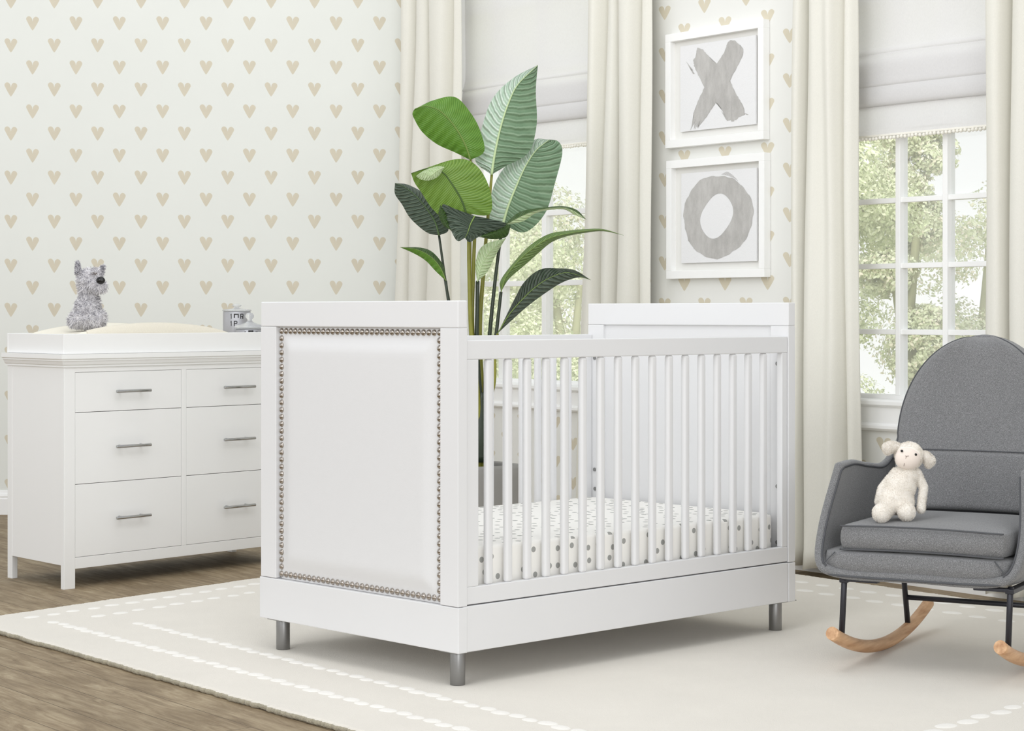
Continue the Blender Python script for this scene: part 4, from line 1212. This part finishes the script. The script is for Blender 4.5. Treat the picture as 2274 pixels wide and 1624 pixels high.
M['planter'] = plain('grey_planter', (142, 140, 136), 0.6, var=0.03, vs=6); M['soil'] = plain('dark_soil', (40, 34, 28), 0.95, bump=0.8, bs=60)
PZ = 7.45
def plant():
    base = Vector(((1066 - CX) * PZ / F, PZ, 0.003))
    e = thing('potted_plant', 'tall broad leaved plant in a grey planter behind the crib', 'potted plant', base, 0)
    zx = lambda a, b, d=0.0: sight(860 + a / 2.461, 120 + b / 2.461, PZ + d) - base      # places a sight point at depth d behind the pot's centre
    # planter: rounded square, wider at the foot
    o = MB(); zt = sight(1066, 1032, PZ).z
    def pot(u, v):
        prof = [(0.0, 0.0), (.148, 0.0), (.150, .006), (.1455, zt * .5), (.139, zt - .03), (.134, zt - .010), (.126, zt), (.112, zt - .004), (.110, zt - .06), (0, zt - .06)]
        k = v * (len(prof) - 1); j = min(int(k), len(prof) - 2); f = k - j
        r = prof[j][0] + (prof[j + 1][0] - prof[j][0]) * f; z = prof[j][1] + (prof[j + 1][1] - prof[j][1]) * f
        a = u * 2 * PI; c, s = math.cos(a), math.sin(a); ex = 4.2
        return Vector((math.copysign(abs(c) ** (2 / ex), c) * r, math.copysign(abs(s) ** (2 / ex), s) * r, z))
    o.grid(pot, 72, 36, closed_u=True); po = o.build('planter', M['planter'], e); po.rotation_euler = (0, 0, math.radians(32))
    o = MB(); o.lathe([(0, zt - .05), (.05, zt - .045), (.111, zt - .055)], seg=30); o.build('soil', M['soil'], e)

    def leaf(mid, up, lo, mat, ribm, d0=0.0, d1=0.0, fold=0.03, ribr=.0035, matl=None, N=36, A=7):
        """three outlines (midrib, one edge, other edge) from base to tip; fold: how far the edges lie behind the midrib"""
        m3 = spline([(a, b, 0) for a, b in mid], N); u3 = spline([(a, b, 0) for a, b in up], N); l3 = spline([(a, b, 0) for a, b in lo], N)
        def pt(i, side, t):
            dep = d0 + (d1 - d0) * i / N
            a = m3[i]; b = (u3 if side > 0 else l3)[i]
            q = a.lerp(b, t)
            bow = math.sin(PI * i / N) ** .6
            return zx(q.x, q.y, dep + fold * bow * (t ** 1.6) * (1 if side > 0 else 1) + .006 * math.sin(i * 1.7 + side) * t)
        o = MB()
        def fn(u, v):
            i = int(round(u * N)); w = v * 2 - 1
            return pt(i, 1 if w > 0 else -1, abs(w))
        o.grid(fn, N, 2 * A, uv=True)
        if matl is not None:
            for f in o.bm.faces:
                lay = o.bm.loops.layers.uv.active
                if sum(lp[lay].uv[1] for lp in f.loops) / 4 < .5: f.material_index = 1
        ob = o.build('leaf', [mat, matl] if matl is not None else mat, e)
        r = MB(); r.tube([zx(p.x, p.y, d0 + (d1 - d0) * i / N - .002) for i, p in enumerate(m3)], [ribr * (1 - .8 * i / N) for i in range(N + 1)], 8); r.build('midrib', ribm, ob)
        return ob
    # upper left bright leaf
    leaf([(455, 580), (430, 505), (388, 425), (335, 355), (275, 303), (205, 284), (150, 300)], [(455, 580), (530, 532), (508, 420), (458, 325), (372, 236), (255, 252), (150, 300)],
         [(455, 580), (370, 538), (270, 492), (190, 425), (145, 350), (138, 322), (150, 300)], G['bright'], M['rib'], -.02, -.10, .035)
    # tall centre leaf
    leaf([(570, 660), (588, 545), (620, 400), (662, 270), (715, 165), (823, 60)], [(570, 660), (650, 612), (770, 540), (816, 390), (812, 200), (823, 60)],
         [(570, 660), (480, 580), (512, 420), (575, 245), (690, 130), (823, 60)], G['grey2'], M['rib_pale'], .02, .10, .045, .005, G['grey'])
    # right hand large leaf
    leaf([(632, 930), (660, 835), (700, 735), (752, 620), (812, 528), (885, 468)], [(632, 930), (750, 975), (862, 872), (918, 700), (957, 540), (935, 478), (885, 468)],
         [(632, 930), (556, 905), (570, 760), (625, 640), (720, 545), (805, 468), (885, 468)], G['grey2'], M['rib_pale'], .04, .14, .045, .005, G['grey'])
    # middle left bright leaf
    leaf([(432, 872), (402, 790), (350, 705), (300, 645), (225, 625), (130, 652)], [(432, 872), (560, 875), (562, 745), (490, 612), (375, 575), (130, 652)],
         [(432, 872), (330, 905), (250, 850), (185, 755), (150, 705), (130, 652)], G['olive'], M['rib_dark'], -.06, -.12, .03)
    # curled pale tip of that leaf
    leaf([(312, 618), (270, 640), (235, 665), (200, 650), (155, 668)], [(312, 618), (285, 612), (240, 622), (195, 640), (155, 668)], [(312, 618), (280, 668), (235, 690), (190, 688), (155, 668)], G['pale'], M['rib_pale'], -.14, -.15, .01, .0015)
    # dark leaf at the far left
    leaf([(283, 992), (262, 920), (215, 845), (155, 775), (95, 728), (42, 706)], [(283, 992), (335, 960), (300, 850), (215, 770), (115, 715), (42, 706)],
         [(283, 992), (215, 975), (128, 900), (80, 822), (42, 765), (42, 706)], G['dark'], M['rib_dark'], .0, .06, .04)
    # dark folded leaf in the centre: one blade bent over its midrib
    leaf([(478, 885), (455, 930), (440, 975), (425, 1005)], [(478, 885), (575, 905), (650, 935), (500, 1000), (450, 1030), (425, 1005)], [(478, 885), (380, 850), (300, 825), (335, 930), (380, 1020), (425, 1005)], G['dark'], M['rib'], -.16, -.19, .03, .003)
    leaf([(505, 1000), (570, 985), (640, 960), (675, 940)], [(505, 1000), (570, 958), (635, 925), (675, 940)], [(505, 1000), (570, 1012), (650, 1000), (675, 940)], G['deep'], M['rib_dark'], -.175, -.12, .02, .0015)
    leaf([(350, 965), (318, 930), (298, 880), (290, 825)], [(350, 965), (340, 930), (320, 870), (290, 825)], [(350, 965), (305, 935), (280, 880), (290, 825)], G['deep'], M['rib_dark'], -.15, -.17, .01, .0015)
    # narrow leaves reaching right
    leaf([(640, 935), (720, 890), (800, 858), (880, 842), (965, 838), (1030, 862), (1088, 905)], [(640, 935), (715, 868), (800, 846), (880, 836), (965, 832), (1035, 852), (1088, 905)],
         [(640, 935), (740, 915), (810, 872), (880, 854), (965, 850), (1025, 880), (1088, 905)], G['deep'], M['rib_dark'], -.08, -.12, .02, .002, G['pale'])
    leaf([(622, 1300), (650, 1215), (720, 1128), (800, 1060), (885, 1008), (985, 982), (1085, 967), (1180, 962), (1292, 991)],
         [(622, 1300), (618, 1240), (690, 1140), (775, 1050), (880, 985), (985, 966), (1085, 957), (1180, 957), (1292, 991)],
         [(622, 1300), (665, 1230), (745, 1160), (830, 1085), (900, 1028), (985, 996), (1085, 978), (1180, 969), (1292, 991)], G['mid'], M['rib'], -.04, -.14, .025, .002)
    leaf([(603, 1528), (662, 1430), (735, 1345), (805, 1278), (885, 1225), (985, 1195), (1113, 1236)], [(603, 1528), (690, 1350), (750, 1245), (835, 1178), (930, 1172), (1025, 1182), (1113, 1236)],
         [(603, 1528), (665, 1470), (760, 1385), (860, 1310), (955, 1250), (1045, 1222), (1113, 1236)], G['blackg'], M['rib'], -.03, -.12, .03, .002, G['dark'])
    # small left leaf, small pale leaf below the centre
    leaf([(320, 1240), (292, 1172), (242, 1112), (165, 1070), (68, 1056)], [(320, 1240), (308, 1160), (250, 1085), (180, 1058), (68, 1056)], [(320, 1240), (262, 1185), (210, 1130), (145, 1090), (68, 1056)], G['deep'], M['rib'], 0, -.05, .02, .002, G['bright'])
    leaf([(492, 1245), (512, 1165), (562, 1080), (650, 1005)], [(492, 1245), (548, 1190), (595, 1095), (650, 1005)], [(492, 1245), (482, 1150), (520, 1050), (650, 1005)], G['pale'], M['rib_pale'], -.04, -.02, .02, .002)
    # stems from the soil up to each blade
    def stem(pts, r0, r1, m, d=0.0):
        P = [zx(a, b, d) for a, b in pts]; foot = Vector((P[-1].x * .35, d * .2, zt - .06))
        Q = spline([tuple(p) for p in P] + [tuple(foot)], 30)
        o = MB(); o.tube(Q, [r1 + (r0 - r1) * i / 30 for i in range(31)], 10); o.build('stem', m, e)
    stem([(283, 992), (298, 1100), (320, 1260), (345, 1400), (420, 1900)], .0085, .0045, M['stem_dark'], .02)
    stem([(445, 1000), (448, 1200), (460, 1530), (500, 1950)], .0115, .0065, M['stem'], -.02)
    stem([(478, 990), (470, 1200), (466, 1530), (505, 1950)], .010, .0065, M['stem'], .0)
    stem([(456, 560), (455, 800), (452, 1000), (455, 1500), (500, 1950)], .010, .004, M['stem'], .03)
    stem([(572, 650), (550, 890), (525, 1200), (505, 1530), (520, 1950)], .0125, .005, M['stem'], .03)
    stem([(494, 1240), (492, 1400), (490, 1600), (510, 1950)], .010, .007, M['stem_dark'], -.01)
    stem([(632, 925), (600, 1150), (560, 1530), (530, 1950)], .0105, .0055, M['stem_dark'], .02)
    stem([(622, 1300), (608, 1420), (592, 1560), (545, 1950)], .010, .006, M['stem_dark'], .0)
    stem([(603, 1528), (590, 1640), (585, 1800), (548, 1960)], .0085, .0045, M['stem'], -.02)
    stem([(320, 1240), (332, 1340), (360, 1500), (440, 1950)], .008, .005, M['stem_dark'], .0)
    # dark sheath at the foot
    o = MB(); o.tube(spline([tuple(zx(515, 1850, -.01)), tuple(zx(512, 2050, -.01)), tuple(zx(508, 2230, -.01))], 12), [.012 + .016 * min(1, i / 8) for i in range(13)], 12); o.build('sheath', M['stem_dark'], e)
plant()

# ------------------------------------------------------------------ camera, light, world
cam = bpy.data.cameras.new('camera'); co = bpy.data.objects.new('camera', cam); COL.objects.link(co)
co.location = (0, 0, H); co.rotation_euler = (PI / 2, 0, 0)
cam.sensor_fit = 'HORIZONTAL'; cam.sensor_width = 36.0; cam.lens = 36.0 * F / 2274
cam.shift_y = -(812 - YH) / 2274; cam.shift_x = 0.0; cam.clip_end = 200
SC.camera = co

w = bpy.data.worlds.new('world'); SC.world = w; w.use_nodes = True
bg = w.node_tree.nodes['Background']; bg.inputs[1].default_value = 1.0
wn = w.node_tree.nodes; wtc = wn.new('ShaderNodeTexCoord'); wsep = wn.new('ShaderNodeSeparateXYZ'); wr = wn.new('ShaderNodeValToRGB')
w.node_tree.links.new(wtc.outputs['Generated'], wsep.inputs[0]); w.node_tree.links.new(wsep.outputs[2], wr.inputs[0]); w.node_tree.links.new(wr.outputs[0], bg.inputs[0])
wr.color_ramp.elements[0].position = 0.0; wr.color_ramp.elements[0].color = (1.22, 1.22, 1.21, 1)      # bright haze at the horizon
wr.color_ramp.elements[1].position = 0.65; wr.color_ramp.elements[1].color = (0.72, 0.74, 0.76, 1)
_e = wr.color_ramp.elements.new(0.16); _e.color = (0.95, 0.96, 0.97, 1)

def area(name, loc, target, size, power, color=(1, 1, 1), sy=None):
    l = bpy.data.lights.new(name, 'AREA'); l.shape = 'RECTANGLE'; l.size = size; l.size_y = sy or size; l.energy = power; l.color = color
    ob = bpy.data.objects.new(name, l); COL.objects.link(ob); ob.location = loc
    ob.rotation_euler = (Vector(target) - Vector(loc)).to_track_quat('-Z', 'Y').to_euler()
    return ob
area('key_softbox', (-4.2, -1.0, 3.6), (-0.4, 6.4, 0.6), 3.0, 118, (0.97, 0.99, 1.0))
area('back_fill', (-1.0, 6.2, 4.2), (-1.2, 9.6, 0.7), 2.6, 22, (0.98, 0.99, 1.0))  # unseen fill lamp added to brighten the rear of the room
area('front_fill', (1.6, -1.6, 1.6), (0.3, 5.6, 0.4), 2.4, 80, (0.98, 0.99, 1.0))
area('dresser_fill', (-0.2, 4.3, 3.0), (-1.3, 7.4, 0.4), 1.3, 20, (0.98, 0.99, 1.0))  # fill lamp added out of view to lift the dresser front
area('tree_fill', (1.0, 10.5, 6.5), (2.2, 17.0, 4.2), 5.0, 1150, (1.0, 0.99, 0.95))  # unseen lamp added outdoors to brighten the trees

SC.view_settings.view_transform = 'Standard'; SC.view_settings.look = 'None'; SC.view_settings.exposure = 0.02
SC.cycles.use_denoising = True; SC.cycles.use_adaptive_sampling = True; SC.cycles.adaptive_threshold = 0.035
SC.cycles.max_bounces = 7; SC.cycles.diffuse_bounces = 4; SC.cycles.transparent_max_bounces = 8
